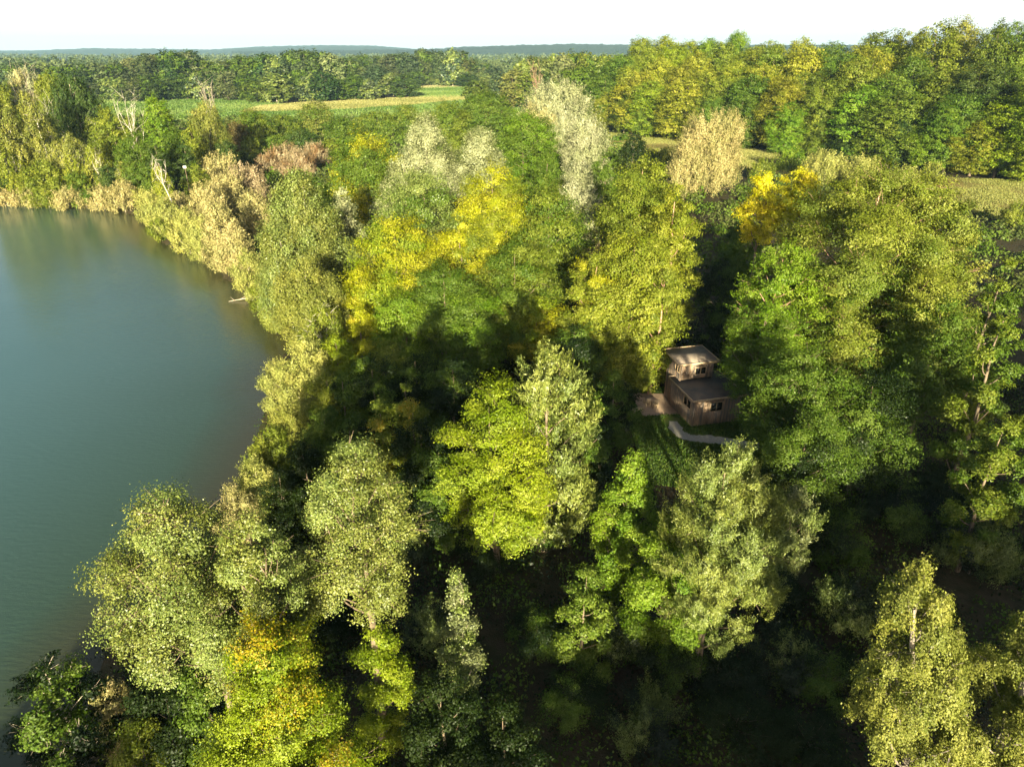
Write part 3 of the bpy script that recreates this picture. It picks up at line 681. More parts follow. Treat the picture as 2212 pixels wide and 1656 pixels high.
# --- bare white trees
def bare_tree(px, a, b_, lean, label, mat='white', seed=1, spread=.3, nbr=9, rr=1.0):
    x, y, _ = at(px, b_, z=0); _, _, zt = at(px, a, Y=y); H = zt; rng = np.random.default_rng(seed)
    root = empty('dead_tree', (x, y, 0), label, 'tree')
    b1 = MB(); z = np.linspace(0, H * .62, 8)
    P = np.stack([lean * (z / H) ** 1.3 + rng.normal(size=8) * .08, rng.normal(size=8) * .08, z], 1)
    b1.tube(P, .11 * rr * np.linspace(1, .55, 8), 6)
    obj('trunk', b1.mesh('trunk', True), BK[mat], root)
    b2 = MB()
    for k in range(nbr):
        t = rng.uniform(.55, 1.0) if k > 2 else 1.0; p = np.array([np.interp(t * z[-1], z, P[:, i]) for i in range(3)])
        th = rng.uniform(0, 6.28) if k > 2 else k * 2.1 + 1; ln = (H - p[2]) * rng.uniform(.55, 1.0)
        e = p + np.array([math.cos(th) * ln * spread * 1.1, math.sin(th) * ln * spread * 1.1, ln])
        q = bez(p, (p + e) / 2 + [math.cos(th) * ln * .12, math.sin(th) * ln * .12, -ln * .1], e, 7); b2.tube(q, .05 * rr * np.linspace(1, .2, 7), 4)
        for j in range(7):
            s = q[rng.integers(1, 7)]; e2 = s + rng.normal(size=3) * ln * .13 + [0, 0, ln * .22]
            b2.tube(bez(s, (s + e2) / 2 + rng.normal(size=3) * ln * .02, e2, 4), [.032 * rr, .025 * rr, .018 * rr, .008 * rr], 3)
    obj('branches', b2.mesh('branches', True), BK[mat], root)
    return root
bare_tree(318, 205, 405, -1.5, 'bare white birch with forked top before the field', seed=4, nbr=8, rr=.95)
bare_tree(135, 188, 400, -1.0, 'half-dead white tree among the far shore birches', seed=5, nbr=10, rr=.85)
bare_tree(100, 145, 330, 0, 'bare pinkish tree top at the left behind the birches', 'pale', 6, .2, 14)
bare_tree(472, 178, 330, 0, 'bare straw-pale tree top above the weeping birch', 'pale', 7, .15, 16, 1.2)
bare_tree(1160, 140, 262, 0, 'bare reddish tree before the far end of the tall wood', 'red', 8, .3, 12, 1.4)
bare_tree(395, 335, 500, -3, 'leaning thin white birch stem above the straw-coloured shrubs', seed=9, nbr=4)
bare_tree(70, 330, 432, -2.5, 'leaning white birch stem at the left of the far shore', seed=10, nbr=4)
bare_tree(255, 335, 440, -4.5, 'long leaning pale stem at the far shore bend', seed=11, nbr=4)

# --- rows of trees behind the field
def proto_set(n_, kinds, H, Rr, dpt, cap, cb=None, dens=2.6):
    out_ = []
    for k in range(n_):
        kd = kinds[k % len(kinds)]; prof, style, asp, cb0, mt, bk, nm = KIND[kd]
        SEED[0] += 1; L = dpt / 683 * 1.7
        out_.append((build_tree(SEED[0], H, Rr, cb0 if cb is None else cb, prof, L, style, (0, 0), None, dens, cap, asp), mt, bk, nm))
    return out_
used = {}
def place(proto, x, y, z, H0, R0, H, Rr, col, label, group, rz, mat=None):
    (cr, tr), mt, bk, nm = proto
    key = (id(proto),)
    c = CL[col] if isinstance(col, str) else col
    if key not in used:
        root = empty(nm, (x, y, z), label, 'tree', group, rz)
        obj('crown', cr, LM[mat or mt], root, c); obj('trunk', tr, BK[bk], root)
        root.scale = (Rr / R0, Rr / R0, H / H0); used[key] = root
        return root
    r_ = copy_tree(used[key], (x, y, z), rz, Rr / R0, H / H0, c, label, group)
    for ch in r_.children:
        if ch.name.startswith('crown'): ch.material_slots[0].material = LM[mat or mt]
    return r_
PF = proto_set(5, ['maple', 'ash', 'oak', 'poplar', 'maple'], 24, 8, 480, 5000, .05, 3.0)
rng = np.random.default_rng(21)
def row(pxs, tops, Y, w, cols, label, group, base=None):
    for px, tp in zip(pxs, tops):
        YY = Y * rng.uniform(.97, 1.03)
        x, _, zt = at(px, tp, Y=YY); z = float(rise(np.array(x), np.array(YY)))
        H = max(5, zt - z); Rr = w * rng.uniform(.85, 1.15)
        c = cols[rng.integers(len(cols))]
        c = np.array(CL[c]) * rng.uniform(.68, 1.2) * np.array([rng.uniform(.85, 1.15), 1, rng.uniform(.8, 1.2)])
        place(PF[rng.integers(len(PF))], x, YY, z, 24, 8, H, Rr, tuple(c), label, group, rng.uniform(0, 6.28))
def interp_top(pxs, pts, jit=6):
    return np.interp(pxs, [p[0] for p in pts], [p[1] for p in pts]) + rng.uniform(-jit, jit, len(pxs))
xs = np.arange(-20, 860, 27.0) + rng.uniform(-7, 7, 33)
row(xs, interp_top(xs, [(0, 134), (150, 142), (230, 135), (300, 118), (350, 108), (400, 108), (440, 130), (500, 128), (560, 118), (640, 112), (700, 112), (760, 128), (820, 150), (860, 165)]), 500, 11.5, ['far', 'farol', 'far', 'dull', 'grey', 'green'], 'tall dark green tree in the first tree line behind the field', 'first tree line behind the field')
xs = np.arange(190, 800, 30.0) + rng.uniform(-8, 8, 21)
row(xs, interp_top(xs, [(190, 175), (300, 165), (420, 160), (560, 165), (640, 150), (800, 175)], 8), 455, 8.5, ['dull', 'far', 'green'], 'lower dark green tree at the front of the tree line behind the field', 'front trees of the first tree line')
xs = np.arange(760, 1080, 24.0) + rng.uniform(-6, 6, 14)
row(xs, interp_top(xs, [(760, 118), (830, 114), (890, 115), (910, 108), (1000, 108), (1020, 130), (1080, 150)]), 650, 11, ['far', 'farol', 'far'], 'tall tree in the wood behind the second field', 'wood behind the second field')
xs = np.arange(900, 1080, 22.0) + rng.uniform(-6, 6, 9)
row(xs, interp_top(xs, [(900, 150), (1080, 160)], 6), 640, 9, ['dull', 'far'], 'low dark tree at the foot of the wood behind the second field', 'foot of the wood behind the second field')
row([590], [158], 440, 11, ['green'], 'broad round green tree standing before the first tree line', None)
row([548], [175], 440, 10, ['green'], 'lighter green round tree left of the broad one before the tree line', None)
row([873], [160], 468, 10, ['far'], 'lone grey-green tree standing in the far meadow', None)
xs = np.array([1030, 1052, 1085, 1110, 1140, 1170])
row(xs, interp_top(xs, [(1030, 175), (1100, 150), (1170, 150)]), 400, 8, ['far', 'green', 'farol'], 'dull green tree between the far field and the tall wood', 'trees between far field and tall wood')
xs = np.arange(1130, 1360, 22.0)
row(xs, interp_top(xs, [(1130, 128), (1230, 112), (1330, 120)], 4), 420, 8, ['olive', 'farol', 'olive2'], 'yellowish tree rising behind the silver willow', 'yellowish trees behind the silver willow')
xs = np.arange(1230, 1350, 24.0)
row(xs, interp_top(xs, [(1230, 150), (1350, 128)], 4), 320, 7.5, ['green', 'olive', 'green'], 'green tree at the left end of the tall wood', 'left end of the tall wood')

# --- the tall wood at the right
PR = proto_set(8, ['oak', 'maple', 'ash', 'oak', 'maple', 'maple', 'oak', 'ash'], 24, 7.5, 160, 46000, .03, 2.8)
for p in PR: pass
ldir = np.array([95, -125]) / 157.0; lnrm = np.array([.796, .605])
HUE = {'olive': 'olive yellow', 'olive2': 'yellow-green', 'green': 'dark green', 'dull': 'very dark green', 'vivid': 'fresh green', 'yellow': 'bright yellow', 'ygreen': 'lime green', 'poplar': 'grey-green'}
sk = [(1310, 118), (1345, 95), (1400, 60), (1450, 84), (1500, 78), (1550, 55), (1600, 68), (1650, 76), (1700, 68), (1760, 84), (1830, 58), (1900, 72), (1930, 55), (1990, 22), (2050, 40), (2110, 30), (2160, 40), (2230, 36), (2400, 36)]
for ri, (s0, hh, stp) in enumerate([(1, 15, 11), (5, 20.5, 12), (15, 24, 12.5), (28, 25.5, 13), (42, 27, 13), (57, 28, 13)]):
    for t_ in np.arange(-28 - ri * 3, 215, stp):
        p = np.array([30, 280]) + ldir * (t_ + rng.uniform(-3, 3)) + lnrm * (s0 + rng.uniform(-2.5, 2.5))
        x, y = p; z = float(rise(x, y)); dpx = 1106 + F * x / depth(x, y, 15)
        if dpx > 2330 or dpx < 1300: continue
        H = hh * rng.uniform(.88, 1.08)
        if ri >= 4:
            _, _, zt = at(dpx, np.interp(dpx, [a for a, b_ in sk], [b_ for a, b_ in sk]) + (rng.uniform(0, 14) if ri == 5 else rng.uniform(10, 40)), Y=y); H = np.clip(zt - z, 17, 34)
        Rr = rng.uniform(7, 9.5) * (.72 if ri == 0 else 1)
        q = rng.uniform()
        if 1350 < dpx < 1780: c = 'olive2' if q < .3 else 'olive' if q < .7 else 'green' if q < .8 else 'ygreen' if q < .9 else 'vivid'
        elif dpx >= 2130 and ri < 4: c = 'ygreen' if q < .45 else 'olive2' if q < .7 else 'green'
        elif ri == 5 or (dpx > 1950 and ri > 3): c = 'green' if q < .7 else 'poplar' if q < .8 else 'olive'
        elif dpx <= 1350: c = 'green' if q < .6 else 'olive'
        elif ri < 2: c = 'green' if q < .55 else 'dull' if q < .75 else 'vivid'
        else: c = 'olive' if q < .35 else 'green' if q < .65 else 'olive2' if q < .85 else 'dull'
        cc = tuple(np.array(CL[c]) * rng.uniform(.78, 1.12) * np.array([rng.uniform(.88, 1.1), 1, 1]))
        lab = HUE[c] + ' tree in the tall dense wood beyond the right hand meadow'
        place(PR[rng.integers(len(PR))], x, y, z, 24, 7.5, H, Rr, cc, lab, HUE[c] + ' trees of the tall wood', rng.uniform(0, 6.28), mat='plain')

# --- the wood behind the viewpoint, which throws the long evening shade
PBK = proto_set(3, ['oak', 'maple', 'ash'], 17, 5, 60, 20000, .0, 2.4)
for yy, zs in ((-24, 0), (-29, .6), (-35, 2.0)):
    for xx in np.arange(-17, 72, 4.3):
        h = 16.6 + zs + rng.uniform(-2.4, 1.2) + (2.0 if 20 < xx <= 31 else 7.5 if xx > 31 else 0) - (2.0 if 8 < xx < 18 else 0) - (2.8 if xx < -2 else 0) - (2.5 if -4 < xx < 7 else 0)
        place(PBK[rng.integers(3)], xx + rng.uniform(-1.5, 1.5), yy + rng.uniform(-1.5, 1.5), 0, 17, 5, h, 4.4 * rng.uniform(.8, 1.15), 'green', 'green tree of the wood behind the viewpoint', 'wood behind the viewpoint', rng.uniform(0, 6.28))
print('trees', round(time.time() - T0, 1))

# ------------------------------------------------------------------ undergrowth
CLEAR = np.array([at(a, b_, z=0)[:2] for a, b_ in [(1350, 835), (1450, 840), (1462, 800), (1640, 800), (1660, 990), (1560, 1010), (1500, 1060), (1400, 1050), (1370, 960), (1350, 900)]])
def undergrowth(name, x0, x1, y0, y1, n_, L, hgt, colr, label, seed, band=None):
    rng = np.random.default_rng(seed)
    nc = n_ // 60
    X = rng.uniform(x0, x1, nc); Y = rng.uniform(y0, y1, nc)
    ok = (poly_sd(X, Y, LAKE) > .3) & (poly_sd(X, Y, CLEAR) > .6) & (np.abs(X) < Y * .9 + 25)
    if band is not None: ok &= band(X, Y)
    X, Y = X[ok], Y[ok]; nc = len(X)
    h = hgt * rng.uniform(.3, 1.1, nc) ** 1.5; r_ = hgt * rng.uniform(.5, 1.0, nc)
    i = np.repeat(np.arange(nc), 60)
    d = unit(rng.normal(size=(len(i), 3))); d[:, 2] = np.abs(d[:, 2])
    lum = rng.uniform(.6, 1.1, len(i))
    P = np.stack([X[i] + d[:, 0] * r_[i] * lum, Y[i] + d[:, 1] * r_[i] * lum, gz(X, Y)[i] + d[:, 2] * h[i] * lum + .05], 1)
    N_ = unit(d + rng.normal(size=d.shape) * .5)
    V, Fq = leaves(P, N_, L, .7, rng)
    t_ = rng.uniform(size=nc)[i] * .6 + rng.uniform(size=len(i)) * .4
    me = mesh_np(name, V, Fq, {'tint': np.repeat(t_, 4), 'patch': np.repeat(rng.uniform(size=nc)[i], 4)})
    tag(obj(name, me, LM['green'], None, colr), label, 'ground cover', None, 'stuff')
undergrowth('undergrowth', -24, 48, 6, 75, 260000, .17, 1.4, (.014, .025, .007), 'dark low undergrowth under the near trees', 1)  # near-black green: shade under the trees put into the leaf colour
undergrowth('scrub_cover', -70, 130, 75, 215, 200000, .42, 2.0, (.10, .12, .03), 'green scrub covering the ground between the trees', 2,
            lambda X, Y: (poly_sd(X, Y, np.array(PX([(1290, 286), (1720, 335), (2260, 392), (2300, 470), (2150, 475), (2020, 440), (1640, 372), (1290, 318)]))) > 0))
undergrowth('far_scrub', -260, 40, 140, 335, 160000, .75, 2.6, (.10, .12, .03), 'green scrub beyond the lake up to the fields', 3)
print('under', round(time.time() - T0, 1))

# ------------------------------------------------------------------ the hut
def wood_mat(name, c1, c2, c3, rough=.75, sc=(9, 9, .7)):
    m, n, o = new_mat(name)
    tc = node(n, 'ShaderNodeTexCoord'); mp = node(n, 'ShaderNodeMapping'); mp.inputs['Scale'].default_value = sc
    n.links.new(tc.outputs['Object'], mp.inputs[0])
    nz = node(n, 'ShaderNodeTexNoise', i_Scale=3.0, i_Detail=5.0); n.links.new(mp.outputs[0], nz.inputs['Vector'])
    at_ = node(n, 'ShaderNodeAttribute', attribute_name='rnd')
    c = mixc(n, at_.outputs['Fac'], c1, c2)
    c = mixc(n, maprange(n, nz.outputs['Fac'], .42, .62, 0, .8), c, c3)
    b = node(n, 'ShaderNodeBsdfPrincipled', i_Roughness=rough); n.links.new(c, b.inputs['Base Color'])
    bp = node(n, 'ShaderNodeBump', i_Strength=.4, i_Distance=.01); n.links.new(nz.outputs['Fac'], bp.inputs['Height'])
    n.links.new(bp.outputs[0], b.inputs['Normal']); n.links.new(b.outputs[0], o.inputs[0])
    return m
WALLM = wood_mat('weathered_boards', (.17, .145, .13), (.46, .31, .20), (.13, .12, .115))
TRIM = wood_mat('pale_trim', (.42, .30, .19), (.52, .40, .27), (.30, .22, .15))
ROOFM = ground_mat('roof_felt', [(.27, .22, .185), (.33, .27, .22), (.20, .17, .15)], (.5, 2, 14), .3, .02)
ROOFD = ground_mat('dark_roof_felt', [(.085, .080, .080), (.11, .10, .095), (.14, .115, .095)], (.5, 1.2, 14), .3, .02)
DECKM = wood_mat('deck_boards', (.36, .25, .18), (.46, .33, .24), (.28, .21, .16), sc=(9, .8, 9))
PALEM = wood_mat('pale_new_wood', (.55, .42, .26), (.68, .54, .36), (.48, .36, .22))
m, n, o = new_mat('window_glass'); b = node(n, 'ShaderNodeBsdfPrincipled', i_Roughness=.05, i_IOR=1.5)
b.inputs['Base Color'].default_value = (.012, .014, .014, 1); n.links.new(b.outputs[0], o.inputs[0]); GLASS = m
YAW = 14
hx, hy, _ = at(1493, 924, z=0)
hut = empty('wooden_hut', (hx, hy, 0), 'small two-tier wooden hut with flat roofs in a clearing', 'hut', rz=R(YAW))
rg = np.random.default_rng(9)
def board_wall(b, p0, p1, z0, z1, th, holes=(), out=(0, -1)):
    """vertical boards from p0 to p1 (axis aligned, local), holes: (s0, s1, za, zb)"""
    p0 = np.array(p0, float); p1 = np.array(p1, float); Ln = np.linalg.norm(p1 - p0); e = (p1 - p0) / Ln; nn = np.array(out, float)
    k = int(round(Ln / .15)); w_ = Ln / k
    for i in range(k):
        s0, s1 = i * w_ + .006, (i + 1) * w_ - .006; t_ = th + rg.uniform(-.012, .012); a = rg.uniform(0, 1)
        segs = [(z0, z1)]
        for (h0, h1, za, zb) in holes:
            if s1 > h0 and s0 < h1: segs = [q for (u, v) in segs for q in ((u, min(v, za)), (max(u, zb), v)) if q[1] - q[0] > .02]
        for u, v in segs:
            q = [p0 + e * s0, p0 + e * s1, p0 + e * s1 - nn * t_, p0 + e * s0 - nn * t_]
            q = [x_ + nn * (t_ - th + .0) for x_ in q]
            b.hexa([(x_[0], x_[1], u) for x_ in q], [(x_[0], x_[1], v) for x_ in q], a)
def window(s0, s1, za, zb, p0, e, nn, th=.06):
    p0 = np.array(p0, float); e = np.array(e, float); nn = np.array(nn, float)
    f = MB(); fw = .06
    def bar(a0, a1, u, v, o0, o1, mb=f):
        q = [p0 + e * a0 + nn * o1, p0 + e * a1 + nn * o1, p0 + e * a1 + nn * o0, p0 + e * a0 + nn * o0]
        mb.hexa([(x_[0], x_[1], u) for x_ in q], [(x_[0], x_[1], v) for x_ in q], .7)
    bar(s0 - fw, s1 + fw, za - fw, za, -.05, .03); bar(s0 - fw, s1 + fw, zb, zb + fw, -.05, .025)
    bar(s0 - fw, s0, za, zb, -.05, .022); bar(s1, s1 + fw, za, zb, -.05, .022)
    bar((s0 + s1) / 2 - .02, (s0 + s1) / 2 + .02, za, zb, -.045, .012)
    w_ = obj('window', f.mesh('window'), TRIM, hut)
    g = MB(); bar(s0, s1, za, zb, -.075, -.055, g); obj('pane', g.mesh('pane'), GLASS, w_)
W1, D1, H1 = 4.3, 4.1, 2.55
b = MB()
board_wall(b, (0, 0), (W1, 0), 0, H1, .05, [(1.55, 2.6, 1.35, 2.1)], (0, -1))
board_wall(b, (0, .055), (0, D1), 0, H1 + .06, .05, [(.5, 1.7, 1.45, 2.15)], (-1, 0))
board_wall(b, (W1, .055), (W1, D1), 0, H1, .05, [], (1, 0))
board_wall(b, (0, D1), (W1, D1), 0, H1, .05, [], (0, 1))
b.box(.06, W1 - .06, .06, D1 - .06, .02, .10, .2)
obj('wall', b.mesh('wall'), WALLM, hut)['label'] = 'grey-brown vertical board walls of the lower tier'
window(1.55, 2.6, 1.35, 2.1, (0, 0), (1, 0), (0, -1)); window(.5, 1.7, 1.45, 2.15, (0, .055), (0, 1), (-1, 0))
def roof(x0, x1, y0, y1, zf, zb, th, lab):
    b = MB(); b.hexa([(x0, y0, zf), (x1, y0, zf), (x1, y1, zb), (x0, y1, zb)], [(x0, y0, zf + th), (x1, y0, zf + th), (x1, y1, zb + th), (x0, y1, zb + th)])
    r_ = obj('roof', b.mesh('roof'), ROOFM if zf > 3 else ROOFD, hut); r_['label'] = lab
    f = MB(); t_ = .035; hh = .17
    f.box(x0 - t_, x1 + t_, y0 - t_ - .002, y0 - .003, zf - .04, zf + hh - .02, .9)
    f.hexa([(x0 - t_, y0, zf - .04), (x0 - .003, y0, zf - .04), (x0 - .003, y1, zb - .04), (x0 - t_, y1, zb - .04)], [(x0 - t_, y0, zf + hh - .02), (x0 - .003, y0, zf + hh - .02), (x0 - .003, y1, zb + hh - .02), (x0 - t_, y1, zb + hh - .02)], .8)
    f.hexa([(x1 + .003, y0, zf - .04), (x1 + t_, y0, zf - .04), (x1 + t_, y1, zb - .04), (x1 + .003, y1, zb - .04)], [(x1 + .003, y0, zf + hh - .02), (x1 + t_, y0, zf + hh - .02), (x1 + t_, y1, zb + hh - .02), (x1 + .003, y1, zb + hh - .02)], .8)
    f.box(x0 - t_, x1 + t_, y1 + .003, y1 + t_, zb - .04, zb + hh - .02, .6)
    obj('fascia', f.mesh('fascia'), TRIM, r_)
roof(-.3, W1 + .15, -.32, D1 + .1, 2.58, 2.68, .10, 'dark flat felt roof of the lower tier')
# upper tier standing on the back of the lower one
ux0, ux1, uy0, uy1 = .25, 3.25, 3.15, 5.75; z1 = 2.86; H2 = 4.30
b = MB()
board_wall(b, (ux0, uy0), (ux1, uy0), z1, H2, .05, [(1.35, 2.3, 3.25, 3.85)], (0, -1))
board_wall(b, (ux0, uy0 + .055), (ux0, uy1), .0, H2 + .05, .05, [(.25, 1.0, 3.45, 4.05)], (-1, 0))
board_wall(b, (ux1, uy0 + .055), (ux1, uy1), .0, H2, .05, [], (1, 0))
board_wall(b, (ux0, uy1), (ux1, uy1), .0, H2, .05, [], (0, 1))
obj('wall', b.mesh('wall'), WALLM, hut)['label'] = 'sunlit orange-brown board walls of the upper tier'
window(1.35, 2.3, 3.25, 3.85, (ux0, uy0), (1, 0), (0, -1)); window(.25, 1.0, 3.45, 4.05, (ux0, uy0 + .055), (0, 1), (-1, 0))
roof(ux0 - .35, ux1 + .3, uy0 - .3, uy1 + .25, 4.34, 4.46, .10, 'brown flat felt roof of the upper tier')

# terrace with furniture, all in the hut's axes
def loc(px, py, z): return at(px, py, z=z)
dk = [np.array(at(*p, z=.14)[:2]) for p in [(1388.5, 898), (1470, 893), (1446, 850), (1362, 848)]]
deck = empty('terrace', (dk[0][0], dk[0][1], 0), 'brown wooden terrace left of the hut', 'terrace', rz=0)
b = MB(); o0 = dk[0]; nb = 24
for i in range(nb):
    t0, t1 = (i + .04) / nb, (i + .96) / nb
    q = [dk[0] + (dk[3] - dk[0]) * t0, dk[1] + (dk[2] - dk[1]) * t0, dk[1] + (dk[2] - dk[1]) * t1, dk[0] + (dk[3] - dk[0]) * t1]
    q = [x_ - o0 for x_ in q]; b.hexa([(x_[0], x_[1], .10) for x_ in q], [(x_[0], x_[1], .14) for x_ in q], rg.uniform())
obj('boards', b.mesh('boards'), DECKM, deck)
b = MB(); e = (dk[1] - dk[0]); L_ = np.linalg.norm(e); e /= L_; nn = np.array([e[1], -e[0]])
q = [nn * .05, e * L_ + nn * .05, e * L_ + nn * .005, nn * .005]
b.hexa([(x_[0], x_[1], -.05) for x_ in q], [(x_[0], x_[1], .15) for x_ in q], 1); obj('edge_beam', b.mesh('edge_beam'), TRIM, deck)

tx, ty, _ = at(1405, 859, z=.75)
tb = empty('garden_table', (tx, ty, .14), 'small square wooden table on the terrace', 'table', rz=R(25))
b = MB()
for i in range(6): b.box(-.42 + i * .14, -.42 + i * .14 + .13, -.42, .42, .58, .61, rg.uniform())
obj('table_top', b.mesh('table_top'), DECKM, tb)
for sx in (-1, 1):
    for sy in (-1, 1):
        b = MB(); b.box(sx * .36 - .035, sx * .36 + .035, sy * .36 - .035, sy * .36 + .035, 0, .577); obj('leg', b.mesh('leg'), TRIM, tb)
def chair(px, py, rz, label):
    x, y, _ = at(px, py, z=.14)
    c = empty('garden_chair', (x, y, .14), label, 'chair', 'pale garden chairs', rz)
    b = MB(); b.box(-.21, .21, -.2, .2, .42, .45, .8); obj('seat', b.mesh('seat'), PALEM, c)
    b = MB()
    for i in range(3): b.box(-.2 + i * .14, -.2 + i * .14 + .12, -.235, -.205, .40, .86, .3 + .3 * i)
    obj('backrest', b.mesh('backrest'), PALEM, c)
    for sx in (-1, 1):
        for sy in (-1, 1):
            b = MB(); b.box(sx * .18 - .02, sx * .18 + .02, sy * .17 - .02, sy * .17 + .02, 0, .417); obj('leg', b.mesh('leg'), PALEM, c)
chair(1400, 877, R(-8), 'pale wooden chair at the table, the one nearer the lake')
chair(1414.5, 880, R(12), 'pale wooden chair at the table, the one nearer the hut')
bx, by, _ = at(1376, 886, z=.3)
bn = empty('garden_bench', (bx, by, 0), 'low pale plank bench beside the left edge of the terrace', 'bench', rz=R(35))
b = MB(); b.box(-.6, .6, -.22, -.02, .40, .45, .9); b.box(-.6, .6, .02, .22, .40, .45, .8); obj('seat', b.mesh('seat'), PALEM, bn)
for sx in (-1, 1):
    b = MB(); b.box(sx * .45 - .04, sx * .45 + .04, -.2, .2, -.02, .397); obj('leg', b.mesh('leg'), PALEM, bn)
# slatted screen by the hut
sx_, sy_, _ = at(1452, 858, z=0)
sc = empty('slatted_screen', (sx_, sy_, 0), 'brown slatted wooden screen between terrace and hut', 'screen', rz=R(10))
b = MB()
for i in range(9): b.box(-.6 + i * .135, -.6 + i * .135 + .11, -.02, .01, .12, 1.25, rg.uniform())
obj('slats', b.mesh('slats'), WALLM, sc)
for s in (-.64, .63):
    b = MB(); b.box(s - .04, s + .04, -.04, .04, 0, 1.32); obj('post', b.mesh('post'), WALLM, sc)
b = MB(); x, y, _ = at(1380, 818, z=.9); b.tube([(0, 0, -.1), (0, 0, .5), (.02, 0, 1.15)], [.09, .085, .08], 8); b.tube([(.02, 0, 1.14), (.02, 0, 1.17)], [.08, .01], 8)
tag(obj('wooden_post', b.mesh('wooden_post', False), PALEM, None, None, (x, y, 0)), 'short pale wooden post at the edge of the hornbeam behind the terrace', 'post')
# lawn, path
LAWN = ground_mat('lawn_grass', [(.055, .105, .018), (.080, .125, .022), (.11, .12, .03)], (.4, 2, 12), .5, .05)
sheet('lawn', CLEAR, LAWN, .17 * 0 + .03 + .12 * 0 + .10, .25)
path_px = [(1454, 912), (1462, 935), (1486, 948), (1520, 950), (1556, 953), (1600, 962), (1640, 968)]
pw = [.45, .55, .6, .65, .7, .75, .8]
C = np.array([at(*p, z=.05)[:2] for p in path_px]); tt = np.linspace(0, len(C) - 1, 40)
cx = np.interp(tt, range(len(C)), C[:, 0]); cy = np.interp(tt, range(len(C)), C[:, 1])
for _ in range(4):
    cx[1:-1] = (cx[2:] + cx[:-2] + cx[1:-1]) / 3; cy[1:-1] = (cy[2:] + cy[:-2] + cy[1:-1]) / 3
ww = np.interp(tt, range(len(C)), pw) * .88 + rg.normal(size=40) * .07
tg = unit(np.stack([np.gradient(cx), np.gradient(cy)], 1)); nr = np.stack([-tg[:, 1], tg[:, 0]], 1)
Vp = np.concatenate([np.stack([cx, cy], 1) + nr * ww[:, None], np.stack([cx, cy], 1) - nr * ww[:, None]])
Vp = np.concatenate([Vp, np.full((80, 1), .165)], 1); i = np.arange(39)
GRAV = ground_mat('gravel', [(.38, .35, .30), (.44, .40, .34), (.30, .28, .24)], (.8, 6, 30), .5, .03)
tag(obj('path', mesh_np('path', Vp, np.stack([i + 40, i + 41, i + 1, i], 1)), GRAV), kind='structure')
# grass tufts
rng = np.random.default_rng(77); n_ = 60000
X = rng.uniform(CLEAR[:, 0].min(), CLEAR[:, 0].max(), n_); Y = rng.uniform(CLEAR[:, 1].min(), CLEAR[:, 1].max(), n_)
c_, s_ = math.cos(R(YAW)), math.sin(R(YAW)); lx = (X - hx) * c_ + (Y - hy) * s_; ly = -(X - hx) * s_ + (Y - hy) * c_
dpath = np.min(np.hypot(X[:, None] - cx[None], Y[:, None] - cy[None]), 1)
ok = (poly_sd(X, Y, CLEAR) < 0) & (poly_sd(X, Y, np.array(dk)) > .1) & ~((lx > -.1) & (lx < W1 + .1) & (ly > -.1) & (ly < 5.9)) & (dpath > .75)
X, Y = X[ok], Y[ok]; hh = rng.uniform(.08, .3, len(X))
P = np.stack([X, Y, .13 + hh * .4], 1); Nn = unit(rng.normal(size=P.shape) * [1, 1, .3])
V, Fq = leaves(P, Nn, .17, .4, rng, np.array([0, 0, 1.]))
tag(obj('grass', mesh_np('grass', V, Fq, {'tint': np.repeat(rng.uniform(size=len(P)), 4), 'patch': np.repeat(rng.uniform(size=len(P)), 4)}), LM['plain'], None, (.075, .13, .02)), 'short grass growing in the clearing around the hut', 'grass', None, 'stuff')

def grassland(name, P, n_, L, colr, label, seed, z=.1):
    P = np.asarray(P, float); rng = np.random.default_rng(seed)
    X = rng.uniform(P[:, 0].min(), P[:, 0].max(), n_); Y = rng.uniform(P[:, 1].min(), P[:, 1].max(), n_)
    ok = poly_sd(X, Y, P) < rng.normal(size=n_) * L; X, Y = X[ok], Y[ok]
    h = L * rng.uniform(.5, 1.1, len(X)); pos = np.stack([X, Y, gz(X, Y) + z + h * .15], 1)
    Nn = unit(rng.normal(size=pos.shape) * [1, 1, .5] + [0, 0, .4])
    V, Fq = leaves(pos, Nn, L, .5, rng, np.array([0, 0, 1.]))
    t_ = np.clip(.5 + .3 * np.sin(X * .05 + np.sin(Y * .03) * 2) * np.cos(Y * .07) + rng.normal(size=len(X)) * .15, 0, 1)
    tag(obj(name, mesh_np(name, V, Fq, {'tint': np.repeat(t_, 4), 'patch': np.repeat(rng.uniform(size=len(X)), 4)}), LM['plain'], None, colr), label, 'grass', None, 'stuff')
grassland('meadow_grass', PX([(1290, 286), (1400, 290), (1560, 312), (1720, 335), (1850, 365), (2050, 385), (2260, 392), (2300, 470), (2150, 475), (2020, 440), (1800, 415), (1640, 372), (1450, 332), (1290, 318)]), 420000, .30, (.255, .265, .075), 'tan dry grass of the meadow strip before the tall wood', 1)
grassland('meadow_grass', PX([(520, 243), (560, 230), (740, 216), (1010, 207), (1030, 213), (880, 228), (760, 236), (600, 241)]), 90000, 1.1, (.27, .265, .09), 'yellow dry grass strip in the far fields', 2)
grassland('meadow_grass', PX([(820, 192), (900, 184), (1030, 182), (1030, 188), (900, 193), (830, 198)]), 30000, 1.3, (.30, .28, .13), 'pale grass strip before the far wood', 3)
grassland('crop_plants', PX([(150, 262), (150, 214), (420, 206), (620, 226), (560, 230), (520, 243), (600, 241), (760, 236), (880, 228), (1030, 213), (1140, 214), (1160, 262), (900, 275), (500, 275)]), 120000, 1.0, (.12, .19, .04), 'green crop plants of the far field', 4)
grassland('crop_plants', PX([(880, 212), (900, 190), (1030, 188), (1040, 211)]), 40000, 1.2, (.12, .19, .04), 'green crop plants of the second field', 5)

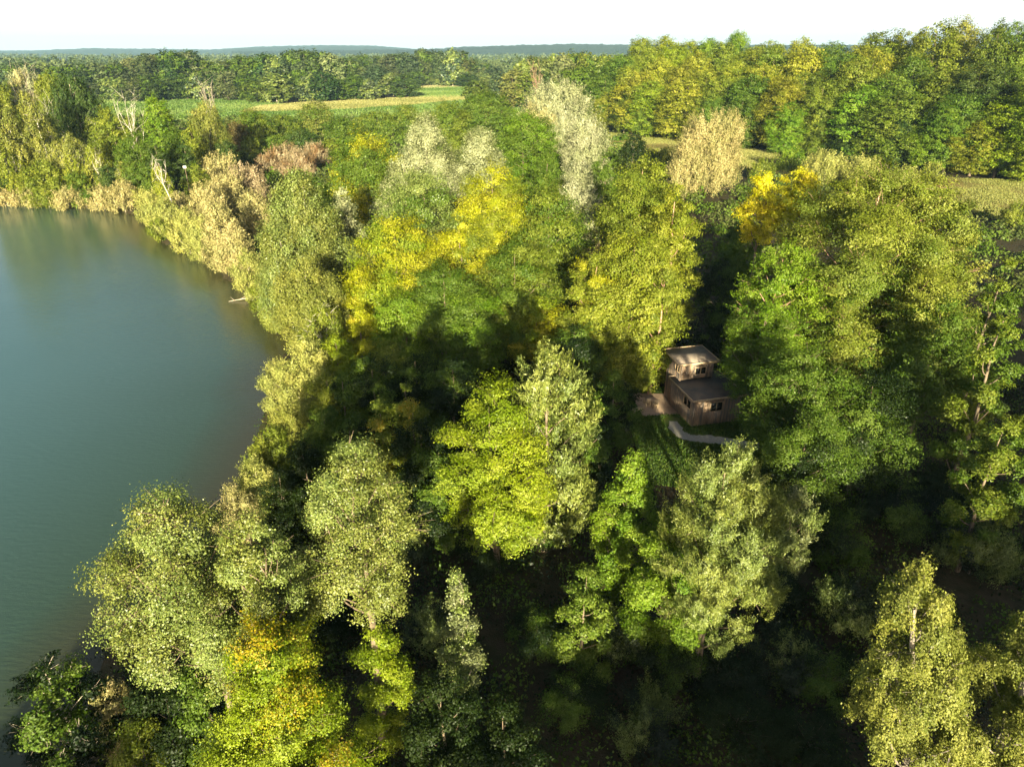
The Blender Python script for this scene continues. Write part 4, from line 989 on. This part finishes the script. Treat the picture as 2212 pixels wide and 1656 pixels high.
# ------------------------------------------------------------------ small things
x, y, _ = at(528, 648, z=-.4)
fb = MB(); fb.tube(bez((-1.9, -.3, .02), (-.3, .1, .25), (2.6, .6, .5), 7), np.linspace(.03, .10, 7), 5)
for k, (t_, dx_, dy_, dz_) in enumerate([(.3, .8, .5, .5), (.5, .6, -.3, .6), (.7, .5, .7, .5), (.15, -.6, .4, .3), (.85, .7, .2, .9)]):
    s = np.array([-1.9 + 4.5 * t_, -.3 + .9 * t_, .05 + .4 * t_]); fb.tube(bez(s, s + [dx_ * .4, dy_ * .6, dz_ * .3], s + [dx_, dy_, dz_], 4), [.04, .03, .02, .01], 4)
tag(obj('fallen_branch', fb.mesh('fallen_branch', True), BK['pale'], None, None, (x, y, -.5)), 'bare pale branch fallen into the lake off the bank', 'branch')
for px, py, rz, lab in [(150, 441, .3, 'pale fallen trunk lying at the far waterline, left one'), (215, 447, -.2, 'pale fallen trunk lying at the far waterline, right one')]:
    x, y, _ = at(px, py, z=-.3); fb = MB(); fb.tube(bez((-3.5, 0, .1), (0, .4, .5), (3.6, .3, .8), 7), np.linspace(.05, .16, 7), 5)
    for k in range(7):
        s = np.array([rg.uniform(-3, 3), .2, .4]); fb.tube(bez(s, s + rg.normal(size=3) * .4, s + [rg.uniform(-1.5, 1), rg.uniform(-.6, .6), rg.uniform(.2, 1.2)], 4), [.06, .045, .03, .015], 4)
    o_ = obj('driftwood', fb.mesh('driftwood', True), BK['pale'], None, None, (x, y, -.45)); o_.rotation_euler = (0, 0, rz); tag(o_, lab, 'driftwood')
# small white board in the bank scrub
x, y, z = at(399, 361, Y=132)
m, n, o = new_mat('white_paint'); b = node(n, 'ShaderNodeBsdfPrincipled', i_Roughness=.6); b.inputs['Base Color'].default_value = (.8, .79, .76, 1); n.links.new(b.outputs[0], o.inputs[0])
sg = empty('white_board', (x, y, 0), 'small white board on a post amid the bank scrub', 'sign')
b = MB(); b.tube([(0, 0, 0), (0, 0, z)], [.06, .06], 6); obj('post', b.mesh('post'), BK['bark'], sg)
b = MB(); b.box(-.3, .3, -.10, -.065, z - .22, z + .22); obj('board', b.mesh('board'), m, sg)

nq = sum(len(o_.data.polygons) for o_ in bpy.data.objects if o_.type == 'MESH' and o_.data)
print('objects', len(bpy.data.objects), 'unique faces', sum(len(m_.polygons) for m_ in bpy.data.meshes), 'time', round(time.time() - T0, 1))
